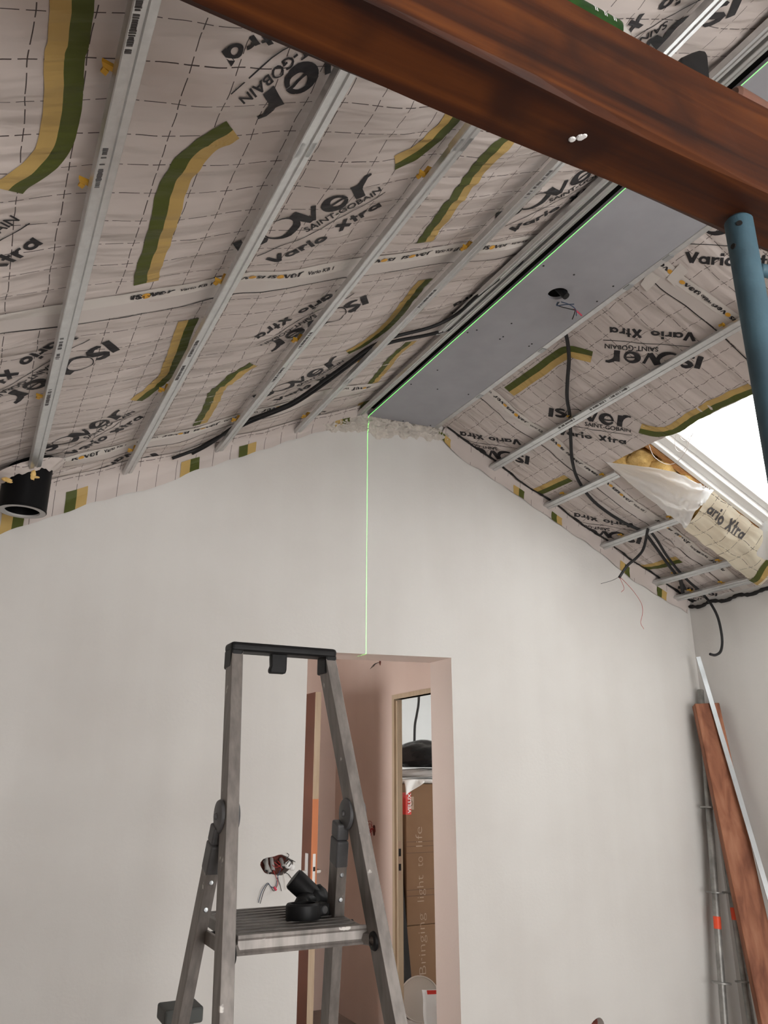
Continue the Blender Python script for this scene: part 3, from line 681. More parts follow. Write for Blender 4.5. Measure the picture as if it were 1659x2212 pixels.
# crumbly mortar bed between the flat board and the wall top
def mort(X, q):
    z1 = min(zL(X), zR(X), ZB0) + .02; lo = np.interp(X, [1.50, 1.62, 1.75, 1.80, 1.9, 1.98, 2.05, 2.2, 2.32], [.03, .08, .10, .135, .135, .11, .09, .09, .03])
    z = z1 - q * (lo + .03 * noise.noise(Vector((X * 17, 0, 0))) + .012 * noise.noise(Vector((X * 50, 5, 0))))
    n1 = noise.noise(Vector((X * 24, z * 34, 1))); n2 = noise.noise(Vector((X * 55 + 2 * n1, z * 80, 4))); n3 = abs(noise.noise(Vector((X * 14, z * 26 + 3 * n1, 9))))
    dp = .008 + .014 * n1 + .009 * n2 + .034 * n3
    return np.array([X + .004 * n2, D - max(.001, dp) * (1 - q ** 8), z])
mb = MB().grid(mort, steps(1.50, 2.32, .004), list(np.linspace(0, 1, 40)))
tag(mb.build('mortar_bed', 'mortar', smooth=True, recalc=False), 'lumpy grey mortar filling between the flat ceiling board and the wall', 'mortar')

# ------------------------------------------------------------------ steel ceiling rails
SEC = [(-.0235, -.018), (-.0235, -.002), (-.0215, 0), (-.0055, 0), (-.0035, -.0035), (.0035, -.0035), (.0055, 0), (.0215, 0), (.0235, -.002), (.0235, -.018), (.021, -.018), (.021, -.0055), (-.021, -.0055), (-.021, -.018)]
def clip(mb, f, X, Y, s):
    c = f(X, Y, -.028); mb.obox(c, np.array([.014, 0, 0]), (0, .012, 0), (0, 0, .009)); c = f(X - s * .026, Y, -.027); mb.obox(c, (.010, .002, 0), (.002, .006, 0), (0, 0, .004)); c = f(X - s * .03, Y + .012, -.027); mb.obox(c, (.005, .003, 0), (-.002, .006, 0), (0, 0, .003))
def rail(side, X, Y0, Y1, label, clips=(), joint=None, off=0., stamps=()):
    f = ptL if side == 'L' else ptR; n = NL if side == 'L' else NR; ux = np.array([1, 0, SL if side == 'L' else -SL]) / K
    t = thing('ceiling_rail', f(X, (Y0 + Y1) / 2, 0), label, 'rail', 'galvanised ceiling rails')
    segs = [(Y0, Y1, 1.)] if joint is None else [(Y0, joint, 1.06), (joint - .05, Y1, .97)]
    for a, b, s in segs:
        mb = MB(); mb.sweep([(p * s, q * s) for p, q in SEC], f(X, a, off), f(X, b, off), ux, -n); mb.build('rail_section', 'galvanised', t)
    for Y in clips:
        mb = MB(); clip(mb, f, X, Y, 1); mb.build('hanger_clip', 'yellow_plastic', t)
    for Y in stamps:
        mb = MB(); 
        for i in range(26):
            if R_.random() < .78: h = .0045 + .002 * R_.random(); c = f(X, Y + i * .0052, .0006 + off) - ux * .0135; mb.obox(c, ux * h, (0, .0017 * (.4 + R_.random()), 0), n * .0004)
        tag(mb.build('ink_stamp', 'print_grey', t), kind='stuff')
    return t
rail('L', RAILS_L[2], .3, 3.265, 'leftmost galvanised ceiling rail on the left slope, ending at the black flue', (1.17, 1.49, 2.6), stamps=(.98, 1.35, 2.15, 2.5))
rail('L', RAILS_L[3], .3, D - .01, 'second galvanised ceiling rail from the left, jointed near the big lettering', (1.98, 2.75, 3.4), 1.40, stamps=(.9, 2.3, 2.5))
rail('L', RAILS_L[4], .3, D - .01, 'third galvanised ceiling rail from the left, jointed close under the beam', (1.52, 2.5, 3.3), 1.395, stamps=(2.4, 2.7))
rail('L', RAILS_L[5], .2, D - .01, 'fourth galvanised ceiling rail from the left, crossed by black cables', (1.95, 2.85, 3.5), 3.05, stamps=(1.5, 2.2))
rail('L', RAILS_L[6] + .005, .2, D - .01, 'galvanised ceiling rail hugging the left edge of the flat board', (), None, -.012)
rail('L', RAILS_L[6] - .055, .2, D - 1.0, 'galvanised ceiling rail doubled beside the flat board by the beam', (), None, -.016)
rail('R', RAILS_R[1], .9, D - .01, 'longest ceiling rail on the right slope, crossed by a black cable', (1.93, 2.93), stamps=(2.5, 2.65, 2.9))
rail('R', RAILS_R[2], 3.05, D - .005, 'short ceiling rail ending at the torn white flap on the right slope', (3.15, 3.5))
rail('R', RAILS_R[3], 2.98, D - .005, 'short ceiling rail under the white flap tip on the right slope', (3.1, 3.5))
rail('R', RAILS_R[4], 3.03, D - .005, 'second lowest short ceiling rail on the right slope', (3.15, 3.5))
rail('R', RAILS_R[5] + .005, 3.06, D - .005, 'lowest short ceiling rail next to the right eave', (3.3, 3.55))

# flat plasterboard strip along the ridge
XA = XB0 + .004
t = thing('ceiling_board', (2.0, 1.9, ZB0), 'flat grey plasterboard strip along the ridge with a cable hole', 'ceiling board')
hb = atZ(1205, 637, ZB0); HR = .043
nseg = 28; ring = [(hb[0] + HR * math.cos(a), hb[1] + HR * math.sin(a)) for a in np.linspace(0, 2 * math.pi, nseg + 1)[:-1]]
YB0 = -.6
lp = [[(XA, YB0), (XB1, YB0), (XB1, D - .03), (XA, D - .012)], ring]
tri = geometry.tessellate_polygon([[Vector((*p, 0)) for p in l] for l in lp]); fl = [p for l in lp for p in l]; n = len(fl)
def zb(x): return ZB0 + (ZB1 - ZB0) * (x - XB0) / (XB1 - XB0)
mb = MB(); mb.add([(x, y, zb(x)) for x, y in fl] + [(x, y, zb(x) + .013) for x, y in fl], [tuple(q) for q in tri] + [tuple(i + n for i in q[::-1]) for q in tri])
b = 0
for l in lp:
    for i in range(len(l)): j = (i + 1) % len(l); mb.add([fl[b + i] + (zb(fl[b + i][0]),), fl[b + j] + (zb(fl[b + j][0]),), fl[b + j] + (zb(fl[b + j][0]) + .013,), fl[b + i] + (zb(fl[b + i][0]) + .013,)], [(0, 1, 2, 3)])
    b += len(l)
mb.build('board', 'board_grey', t)
mb = MB(); mb.box(XA, XB1, YB0, D - .02, ZB0 + .05, ZB0 + .06); mb.build('backing', 'void_dark', t)
for x, y in ((916, 584 + 0), (0, 0)): pass
dots = [(1174, 574), (1240, 595), (1010, 718), (1030, 713), (1080, 734), (1087, 729), (1143, 751), (1149, 746), (1325, 622), (888, 830), (945, 842), (871, 911), (930, 922), (1012, 855), (945, 800), (1105, 700), (1290, 655)]
for x, y in dots:
    p = atZ(x, y, ZB0 + .001); mb = MB(); mb.lathe([(0, -.0012), (.0042, -.0012), (.0045, .002)], (p[0], p[1], zb(p[0])), (0, 0, 1), 10); mb.build('screw', 'void_dark', t)
mb = MB(); mb.box(XB1 - .012, XB1 + .018, YB0, D - .03, ZB1 - .004, ZB1 + .02); mb.build('edge_rail', 'galvanised', t, bevel=.003)
for x, y in ((1340, 612), (1160, 752), (1025, 852), (1430, 550)):
    p = atZ(x, y, ZB1); mb = MB(); mb.obox((XB1 + .004, p[1], ZB1 - .005), (.013, 0, 0), (0, .02, 0), (0, 0, .003)); mb.build('rail_crimp', 'steel_bright', t, bevel=.002)
# wires hanging from the hole
t = thing('light_point_wires', (hb[0], hb[1], ZB0 - .05), 'bunch of thin wires with a pink connector hanging from the ceiling hole', 'wires')
mb = MB(); mb.tube([(hb[0], hb[1], ZB0 + .04), (hb[0] + .02, hb[1] - .03, ZB0 - .02)], .016, 10); mb.build('conduit', 'black_cable', t)
def pz(x, y, z): return atZ(x, y, z)
for k, (m, q) in enumerate((('wire_blue', [(1205, 652), (1203, 660), (1222, 658), (1240, 657)]), ('wire_black', [(1208, 652), (1205, 660), (1225, 666), (1243, 670)]), ('wire_blue', [(1212, 652), (1230, 658), (1243, 668), (1245, 682)]), ('wire_black', [(1243, 668), (1240, 680), (1236, 690)]), ('connector_pink', [(1240, 667), (1248, 674), (1257, 682)]))):
    mb = MB(); mb.tube(spline([pz(x, y, ZB0 - .012 - .012 * i) for i, (x, y) in enumerate(q)], 6), .0022 if m != 'connector_pink' else .0035, 6); mb.build('wire', m, t, smooth=True)

# ------------------------------------------------------------------ the stained tie beam and what lies on it
BZ = 2.5
yb0 = atZ(1100, 145, BZ)[1]; yb1 = atZ(380, 0, BZ)[1]
pt = atY(1235, 0, yb0); BT = pt[2]
def beam_xs():
    return steps(-.5, XRW - .001, .12)
mb = MB(); bx = beam_xs(); sec = []
c = .006; sec = [(yb0, BZ + c), (yb0 + c, BZ), (yb1 - c, BZ), (yb1, BZ + c), (yb1, BT - c), (yb1 - c, BT), (yb0 + c, BT), (yb0, BT - c)]
vv = []; 
for X in bx:
    for k, (y, z) in enumerate(sec): vv.append((X, y + .0025 * math.sin(7 * X + k * 2), z + .0025 * math.sin(5 * X + 1.3 * k)))
ff = [(i * 8 + k, i * 8 + (k + 1) % 8, (i + 1) * 8 + (k + 1) % 8, (i + 1) * 8 + k) for i in range(len(bx) - 1) for k in range(8)] + [tuple(range(8)), tuple((len(bx) - 1) * 8 + k for k in range(8))]
mb.add(vv, ff)
beam = tag(mb.build('tie_beam', 'beam_wood'), 'thick red-brown stained wooden beam crossing the room under the ceiling', 'beam')
for (x, y), r in (((1236, 301), .006), ((1254, 297), .007), ((1262, 294), .005)):
    p = atZ(x, y, BZ - .002); mb = MB(); mb.lathe([(0, -.002), (r * .7, -.0018), (r, 0)], p, (0, 0, 1), 9); mb.build('paint_spot', 'paper_white', beam)

# green labelled bottle lying on the beam
p0 = np.array(atY(1255, 0, yb0 + .05)); p1 = np.array(atY(1330, 40, yb0 + .05))
ax = np.array([1., .0, 0.]); rb = .033; end = np.array([p1[0] + .012, yb0 + .05, BT + rb + .002])
t = thing('plastic_bottle', (end[0] - .12, yb0 + .05, BT), 'clear plastic bottle with a green label lying on the beam', 'bottle')
mb = MB(); mb.lathe([(0, 0), (.018, -.001), (.026, -.008), (rb, -.03), (rb, -.20), (.02, -.235), (.012, -.25), (.012, -.27), (0, -.27)], end, ax, 22); mb.build('shell', 'bottle_clear', t, smooth='auto')
mb = MB(); mb.lathe([(rb + .0008, -.034), (rb + .0008, -.155)], end, ax, 22); mb.build('label', 'label_green', t, smooth=True)
mb = MB(); 
def bl(s, tq):
    a = -1.95 + tq / rb; return end + np.array([-.045 - s, 0, 0]) + (rb + .0014) * np.array([0, math.sin(a), math.cos(a)])
for i in range(3):
    for k in range(2): mb.grid(bl, [.02 * i + .004 * k + .004, .02 * i + .004 * k + .006], [.012, .02, .03], 0)
mb.build('label_print', 'paper_white', t)
# black tool handle
ya = yb0 + .014
tw = [np.array(atY(x, y, ya)) for x, y in ((1474, 122), (1496, 112), (1512, 107), (1524, 109), (1530, 120), (1530, 150))]
prof = [(p[0], max(p[2], BT + .002)) for p in tw]; prof = [(prof[0][0] - .012, BT + .002)] + prof[:-1] + [(prof[-1][0], BT + .002)]
mb = MB(); mb.sweep(prof, (0, ya, 0), (0, ya + .05, 0), (1, 0, 0), (0, 0, 1))
tag(mb.build('sanding_block', 'black_plastic', bevel=.004, bseg=3), 'black wedge-shaped hand tool lying on the beam', 'tool')
# rusty pipe on the beam
pa = np.array(atY(1578, 165, yb0 + .02))
mb = MB(); mb.tube([(pa[0], yb0 + .022, BT + .020), (pa[0] + .006, yb0 + .022, BT + .020), (pa[0] + .6, yb0 + .04, BT + .020)], [.013, .018, .018], 14); tag(mb.build('rusty_pipe', 'rust', smooth='auto'), 'short rusty grey pipe lying along the top of the beam', 'pipe')

# blue steel prop under the beam
q = atZ(1594, 472, BZ - .004); PX, PY = float(q[0]), float(q[1])
t = thing('steel_prop', (PX, PY, 0), 'blue painted steel prop standing upright under the beam', 'prop')
mb = MB(); mb.tube([(PX, PY, 0), (PX, PY, BZ - .012), (PX, PY, BZ - .006)], [.024, .024, .019], 22); mb.build('tube', 'blue_paint', t, smooth='auto')
mb = MB(); mb.tube(spline([(PX + .016, PY - .012, 2.385), (PX + .036, PY - .022, 2.382), (PX + .055, PY - .028, 2.395), (PX + .085, PY - .032, 2.41), (PX + .12, PY - .03, 2.40), (PX + .14, PY - .02, 2.34)], 5), .0115, 12); mb.build('hook', 'blue_paint', t, smooth=True)
for x, y in ((1597, 482), (1584, 532)):
    d_ = ray(x, y); o2 = CAM[:2] - np.array([PX, PY]); a_ = d_[0]**2 + d_[1]**2; b_ = 2 * (o2 @ d_[:2]); c_ = o2 @ o2 - .024**2
    tt = (-b_ - math.sqrt(max(0, b_ * b_ - 4 * a_ * c_))) / (2 * a_); p = CAM + d_ * tt; nrm = np.array([p[0] - PX, p[1] - PY, 0]) / .024
    mb = MB(); mb.lathe([(0, .0012), (.005, .0012), (.0055, -.001)], p, nrm, 10); mb.build('pin_hole', 'void_dark', t)
mb = MB(); mb.box(PX - .06, PX + .06, PY - .06, PY + .06, 0, .006); mb.build('base_plate', 'blue_paint', t)

# ------------------------------------------------------------------ cables
def cable(name, P, r, m, label, n=8, cat='cable', group=None):
    mb = MB(); mb.tube(spline(P, n), r, 8); return tag(mb.build(name, m, smooth=True), label, cat, group)
c0 = -.030
def sagL(x, y, d=0.):
    p = onL(x, y, c0); o = c0 + .016 * pillow(float(p[0]), RAILS_L) + d; return onL(x, y, o)
def sagR(x, y, d=0.):
    p = onR(x, y, c0); o = c0 + .016 * pillow(float(p[0]), RAILS_R) + d; return onR(x, y, o)
cable('electric_cable', [sagL(x, y) for x, y in ((372, 990), (400, 980), (430, 968), (470, 945), (540, 912), (600, 888), (640, 870), (700, 830), (760, 785), (800, 757), (850, 738), (930, 722), (1000, 700), (1040, 670), (1090, 615), (1140, 567), (1200, 515), (1260, 460))], .0085, 'black_cable',
      'black cable sagging across the left slope, the lower of the pair', group='cables on the left slope')
cable('electric_cable', [sagL(x, y, .003) for x, y in ((415, 980), (455, 958), (500, 925), (540, 906), (600, 883), (640, 864), (700, 822), (760, 778), (800, 750), (850, 728), (930, 707), (985, 680), (1030, 640), (1080, 600), (1140, 556), (1200, 505), (1260, 450))], .008, 'black_cable',
      'black cable sagging across the left slope, the upper of the pair', group='cables on the left slope')
cR = -.030
cable('electric_cable', [sagR(x, y) for x, y in ((1205, 700), (1222, 722), (1229, 770), (1226, 820), (1225, 860), (1231, 900), (1233, 950), (1236, 995), (1248, 1035), (1275, 1075), (1310, 1105), (1350, 1130), (1390, 1150), (1415, 1180), (1440, 1215), (1465, 1248), (1480, 1272))], .0095, 'cable_grey',
      'long dark cable running down the right slope from the flat board', group='cables on the right slope')
cable('electric_cable', [sagR(x, y, .002) for x, y in ((1400, 1142), (1418, 1165), (1440, 1200), (1465, 1232), (1490, 1258), (1510, 1275), (1524, 1290))] + [atY(1536, 1305, 3.45), atY(1550, 1332, 3.42), atY(1558, 1365, 3.40), atY(1560, 1390, 3.40), atY(1556, 1408, 3.39), atY(1545, 1415, 3.38), atY(1534, 1413, 3.37)], .0085, 'cable_grey',
      'dark cable curling down below the eave beside the corner', group='cables on the right slope')
cable('electric_cable', [sagR(x, y) for x, y in ((1468, 1245), (1472, 1262), (1476, 1285))], .012, 'cable_grey', 'short dark cable stub between the two lowest rails', group='cables on the right slope')
t = thing('dangling_cable', atY(1340, 1245, 3.35), 'grey cable dangling off the right slope with bare wires', 'cable')
mb = MB(); mb.tube(spline([onR(1400, 1142, -.005), onR(1398, 1150, .02), atY(1390, 1185, 3.36), atY(1375, 1205, 3.34), atY(1355, 1222, 3.33), atY(1338, 1247, 3.33)], 8), .0085, 8); mb.build('sheath', 'cable_grey', t, smooth=True)
for m, P in (('wire_black', ((1338, 1246), (1322, 1254), (1298, 1261))), ('wire_red', ((1338, 1246), (1348, 1270), (1342, 1279))), ('wire_red', ((1339, 1246), (1355, 1262), (1372, 1282), (1386, 1305), (1388, 1325), (1384, 1345), (1391, 1359)))):
    mb = MB(); mb.tube(spline([atY(x, y, 3.33) for x, y in P], 6), .0013, 5); mb.build('wire', m, t, smooth=True)

# ------------------------------------------------------------------ torn foil, wool and flaps around the roof window
def lump(mb, c, r, seed):
    rr = random.Random(seed); bm = bmesh.new(); bmesh.ops.create_icosphere(bm, subdivisions=3, radius=1)
    ph = [rr.uniform(0, 6) for _ in range(6)]
    vv = []
    for v in bm.verts:
        k = 1 + .10 * math.sin(5 * v.co.x + ph[0]) * math.sin(4 * v.co.y + ph[1]) + .07 * math.sin(9 * v.co.z + ph[2] + 6 * v.co.x) + .04 * math.sin(17 * v.co.y + ph[3])
        vv.append(np.array(c) + np.array([v.co.x * r[0], v.co.y * r[1], v.co.z * r[2]]) * k)
    bm.verts.index_update(); mb.add(vv, [tuple(v.index for v in f.verts) for f in bm.faces]); bm.free()
wl = [((1345, 995), 'yellow glass wool tuft in the foil corner beside the white flap'), ((1385, 993), 'plump yellow glass wool lump near the roof window corner'), ((1430, 1012), 'yellow glass wool lump behind the white flap, next to the window frame'), ((1480, 1040), 'yellow glass wool lump half hidden behind the white flap')]
for k, ((x, y), lb) in enumerate(wl):
    p = onR(x, y, -.115); mb = MB(); lump(mb, p, (.085, .075, .06), k + 3); tag(mb.build('glass_wool', 'wool', smooth=True), lb, 'insulation', 'glass wool lumps at the roof window')
def slab_part(X0, X1, Y0, Y1, o0, o1, name, m, label, cat):
    mb = MB(); slab(mb, 'R', X0, X1, Y0, Y1, o0, o1); return tag(mb.build(name, m, bevel=.003), label, cat)
slab_part(2.90, 4.0, 2.815, 2.85, -.10, -.21, 'window_batten', 'raw_wood', 'orange-brown raw wooden batten along the white roof window frame', 'batten')
slab_part(2.95, 3.0, 2.86, 3.2, -.10, -.20, 'roof_rafter', 'raw_wood', 'brown rafter stub above the glass wool', 'rafter')
slab_part(3.0, 4.1, 2.86, 3.2, -.165, -.21, 'wool_batt', 'wool', 'flat yellow glass wool batt behind the torn foil', 'insulation')
slab_part(3.86, 4.15, 1.2, 2.82, -.13, -.19, 'wool_batt', 'wool', 'yellow glass wool batt below the roof window', 'insulation')
def sheet(fn, nu, nv, name, m, label, cat, **kw):
    mb = MB().grid(fn, list(np.linspace(0, 1, nu)), list(np.linspace(0, 1, nv))); o = mb.build(name, m, smooth=True, recalc=False)
    return tag(o, label, cat)
A = onR(1308, 998, -.03); B1 = onR(1451, 1017, -.05); B2 = onR(1516, 1047, -.04); B = onR(1542, 1060, -.03); Cc = onR(1482, 1140, .045); E_ = onR(1506, 1094, .01)
top = spline([A, B1, B2, B], 10); bot = spline([A, A + (Cc - A) * .35 + np.array([0, 0, -.012]), A + (Cc - A) * .7 + np.array([0, 0, -.015]), Cc], 10)
rt = lambda v: B * (1 - v) ** 2 + 2 * v * (1 - v) * E_ + Cc * v * v
def flap(u, v):
    i = u * (len(top) - 1); a = top[int(i)] + (top[min(int(i) + 1, len(top) - 1)] - top[int(i)]) * (i - int(i)); b = bot[int(i)] + (bot[min(int(i) + 1, len(bot) - 1)] - bot[int(i)]) * (i - int(i))
    p = a * (1 - v) + b * v + (rt(v) - (B * (1 - v) + Cc * v)) * u ** 3
    nz_ = noise.noise(Vector((u * 4, v * 5, 2))); nz2 = noise.noise(Vector((u * 9 + nz_ * 2, v * 10, 6)))
    return p - NR * (.030 * u * (abs(nz2) - .2) + .02 * u * nz_ + .014 * u * math.sin(9 * v + 6 * u * u) + .008 * u * u * math.sin(22 * v + 9 * u) + .01 * u * math.sin(math.pi * v))
sheet(flap, 50, 26, 'torn_foil_flap', 'plastic_white', 'torn white foil flap hanging open under the roof window', 'membrane')
Lw = spline([onR(x, y, o) for x, y, o in ((1476, 1140, .02), (1520, 1176, .03), (1560, 1204, .03), (1600, 1238, .02), (1640, 1268, .01))], 8)
Hw = spline([onR(x, y, o) for x, y, o in ((1538, 1060, -.06), (1580, 1094, -.07), (1622, 1128, -.075), (1660, 1158, -.075), (1700, 1190, -.07))], 8)
def fold2(u, v):
    i = u * (len(Lw) - 1); k = int(min(i, len(Lw) - 2)); a = Lw[k] + (Lw[k + 1] - Lw[k]) * (i - k); b = Hw[k] + (Hw[k + 1] - Hw[k]) * (i - k)
    return a * (1 - v) + b * v - NR * (.034 * math.sin(math.pi * v) + .006 * math.sin(15 * u + 5 * v) * math.sin(math.pi * v) + .004 * math.sin(31 * u - 9 * v))
fl2 = sheet(fold2, 50, 24, 'lower_foil_fold', 'foil_flap_lit', 'printed foil fold below the white flap, daylight glow put into its colour', 'membrane')
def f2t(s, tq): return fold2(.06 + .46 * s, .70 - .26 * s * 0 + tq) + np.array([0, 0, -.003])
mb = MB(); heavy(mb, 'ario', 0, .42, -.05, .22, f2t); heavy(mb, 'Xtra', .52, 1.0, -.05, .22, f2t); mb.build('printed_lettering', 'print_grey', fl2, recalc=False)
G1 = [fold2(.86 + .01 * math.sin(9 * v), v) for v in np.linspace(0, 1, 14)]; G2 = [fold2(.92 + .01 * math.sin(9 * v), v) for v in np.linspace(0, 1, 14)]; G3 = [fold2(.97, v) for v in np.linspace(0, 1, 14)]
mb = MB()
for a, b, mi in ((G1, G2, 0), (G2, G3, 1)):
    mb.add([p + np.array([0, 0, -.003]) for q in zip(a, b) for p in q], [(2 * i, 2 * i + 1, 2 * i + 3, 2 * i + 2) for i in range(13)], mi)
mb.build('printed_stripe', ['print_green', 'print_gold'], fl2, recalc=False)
Wl = spline([onR(x, y, o) for x, y, o in ((1618, 1192, -.02), (1640, 1205, -.01), (1665, 1215, 0), (1700, 1222, 0))], 6); Wh = spline([onR(x, y, o) for x, y, o in ((1632, 1150, -.09), (1655, 1128, -.10), (1680, 1130, -.10), (1720, 1135, -.1))], 6)
def fold3(u, v):
    i = u * (len(Wl) - 1); k = int(min(i, len(Wl) - 2)); a = Wl[k] + (Wl[k + 1] - Wl[k]) * (i - k); b = Wh[k] + (Wh[k + 1] - Wh[k]) * (i - k)
    return a * (1 - v) + b * v - NR * (.012 * math.sin(7 * u + 3 * v) + .016 * math.sin(math.pi * v))
sheet(fold3, 20, 12, 'white_foil_corner', 'plastic_white', 'small white foil corner folded up below the window frame', 'membrane')
# thin white window cord
t = cable('blind_cord', [onR(1402, 962, -.03), onR(1412, 985, .0), onR(1432, 1000, .02), onR(1450, 1003, .02), onR(1468, 993, .01), onR(1483, 972, -.01), onR(1490, 950, -.03), onR(1500, 930, -.05)], .0016, 'wire_white', 'thin white cord hanging in a loop at the roof window corner', cat='cord')
cable('blind_cord', [onR(1460, 940, -.05), onR(1458, 965, -.03), onR(1468, 976, -.02), onR(1482, 965, -.03), onR(1487, 935, -.05), onR(1470, 943, -.05), onR(1480, 952, -.04), onR(1500, 935, -.05)], .0014, 'wire_white', 'thin white cord tangled in small loops above the roof window', cat='cord')

# ------------------------------------------------------------------ black flue through the foil
FY = 3.37; fa = atY(-4, 1085, FY); fb_ = atY(104, 1085, FY); FX = (fa[0] + fb_[0]) / 2; FR = float(fb_[0] - fa[0]) / 2; fz = atY(55, 1112, FY)[2] + .012
t = thing('flue_pipe', (FX, FY, fz), 'black flue pipe stub coming through the foil at the far left', 'flue')
mb = MB(); mb.lathe([(FR, 0), (FR, zL(FX) - fz + .14)], (FX, FY, fz), n=40); mb.build('pipe', 'flue_black', t, smooth=True)
mb = MB(); mb.lathe([(FR - .004, .02), (FR - .004, .001), (FR - .001, -.001), (FR + .0015, .002), (FR + .0015, .006), (FR, .006)], (FX, FY, fz), n=40); mb.build('rim', 'flue_black', t, smooth=True)
mb = MB(); mb.lathe([(FR - .002, -.0012), (FR - .024, -.0012), (FR - .026, .006)], (FX, FY, fz), n=40); mb.build('seal_ring', 'conduit_grey', t, smooth='auto')
mb = MB(); mb.lathe([(FR - .026, .006), (FR - .026, .25), (0, .25)], (FX, FY, fz), n=40); mb.build('liner', 'flue_black', t, smooth='auto')
def collar(a, q):
    rr = FR + .045 * (1 - q) + .004; x = FX + rr * math.cos(a); y = FY + rr * math.sin(a); n_ = noise.noise(Vector((3 * math.cos(a), 3 * math.sin(a), 2))); n2 = noise.noise(Vector((9 * math.cos(a), 9 * math.sin(a), 5 * q)))
    z = ptL(x, y, -.03)[2] - q * (.034 + .016 * n_ + .006 * n2); return np.array([x + .004 * n2, y, z])
mb = MB().grid(collar, list(np.linspace(0, 2 * math.pi, 60)), list(np.linspace(0, 1, 9)))
tag(mb.build('torn_foil_collar', 'foil_left', smooth=True, recalc=False), 'torn foil collar pushed down around the black flue', 'membrane')
for k, (x, y, r3) in enumerate(((72, 1026, (.010, .005, .022)), (14, 1036, (.020, .005, .009)))):
    p = atY(x, y, FY - FR - .010); mb = MB(); lump(mb, p, r3, k + 40); lump(mb, p + np.array([.012, -.002, -.008]), (.012, .004, .005), k + 50); tag(mb.build('wool_tuft', 'wool', smooth=True), ('torn yellow wool tuft in front of the black flue', 'yellow wool shred at the far left of the flue top')[k], 'insulation')

# ------------------------------------------------------------------ stepladder
lean = .324
def on_front(x, y):    # the leaning front frame plane
    n = np.array([0, 1, -lean]); return hit(x, y, (0, 2.02, 1.18), n)
def line_z(P, Q, z): return P + (Q - P) * ((z - P[2]) / (Q[2] - P[2]))
sl0, sl1 = on_front(506, 1440), on_front(481, 2190); sr0, sr1 = on_front(708, 1440), on_front(851, 2190)
tl = thing('step_ladder', (.8, 2.05, 0), 'worn aluminium stepladder with platform and black top rail', 'ladder')
def stile(P0, P1, hw, hd, name, m='aluminium', bevel=.006, par=None):
    P0, P1 = np.array(P0), np.array(P1); d = (P1 - P0) / np.linalg.norm(P1 - P0); ux = np.array([1., 0, 0]); ux -= d * (ux @ d); ux /= np.linalg.norm(ux); uy = np.cross(d, ux)
    sec = [(-hw, -hd), (-.3 * hw, -hd), (-.2 * hw, -hd + .0025), (.2 * hw, -hd + .0025), (.3 * hw, -hd), (hw, -hd), (hw, hd), (-hw, hd)]
    mb = MB(); mb.sweep(sec, P0, P1, ux, uy); return mb.build(name, m, par or tl, bevel=.003)
for a, b in ((sl0, sl1), (sr0, sr1)):
    stile(line_z(a, b, 1.90), line_z(a, b, .015), .0165, .031, 'front_stile')
# black handrail
ht = 1.93; L0 = line_z(sl0, sl1, 1.90); R0 = line_z(sr0, sr1, 1.90)
dr = (R0 - L0) / np.linalg.norm(R0 - L0); back = np.cross(np.array([0, 0, 1.]), dr)
mb = MB(); cen = (L0 + R0) / 2 + np.array([0, 0, .012]); mb.obox(cen, dr * (np.linalg.norm(R0 - L0) / 2 + .021), back * .037, (0, 0, .0135)); mb.build('top_rail', 'rail_plastic', tl, bevel=.010, bseg=3)
for P in (L0, R0):
    mb = MB(); s_ = -1 if P is L0 else 1
    mb.obox(P + np.array([0, 0, -.022]) + dr * s_ * .002, dr * .0185, back * .036, (0, 0, .028)); mb.build('corner_cap', 'black_plastic', tl, bevel=.006)
mb = MB(); hk = L0 + (R0 - L0) * .46; 
mb.sweep([(-.024, 0), (-.024, -.02), (-.0225, -.040), (-.027, -.052), (-.025, -.062), (.023, -.062), (.026, -.05), (.026, -.0)], hk + back * -.012 + np.array([0, 0, .006]), hk + back * .012 + np.array([0, 0, .006]), dr, (0, 0, 1)); mb.build('bucket_hook', 'black_plastic', tl, bevel=.004)
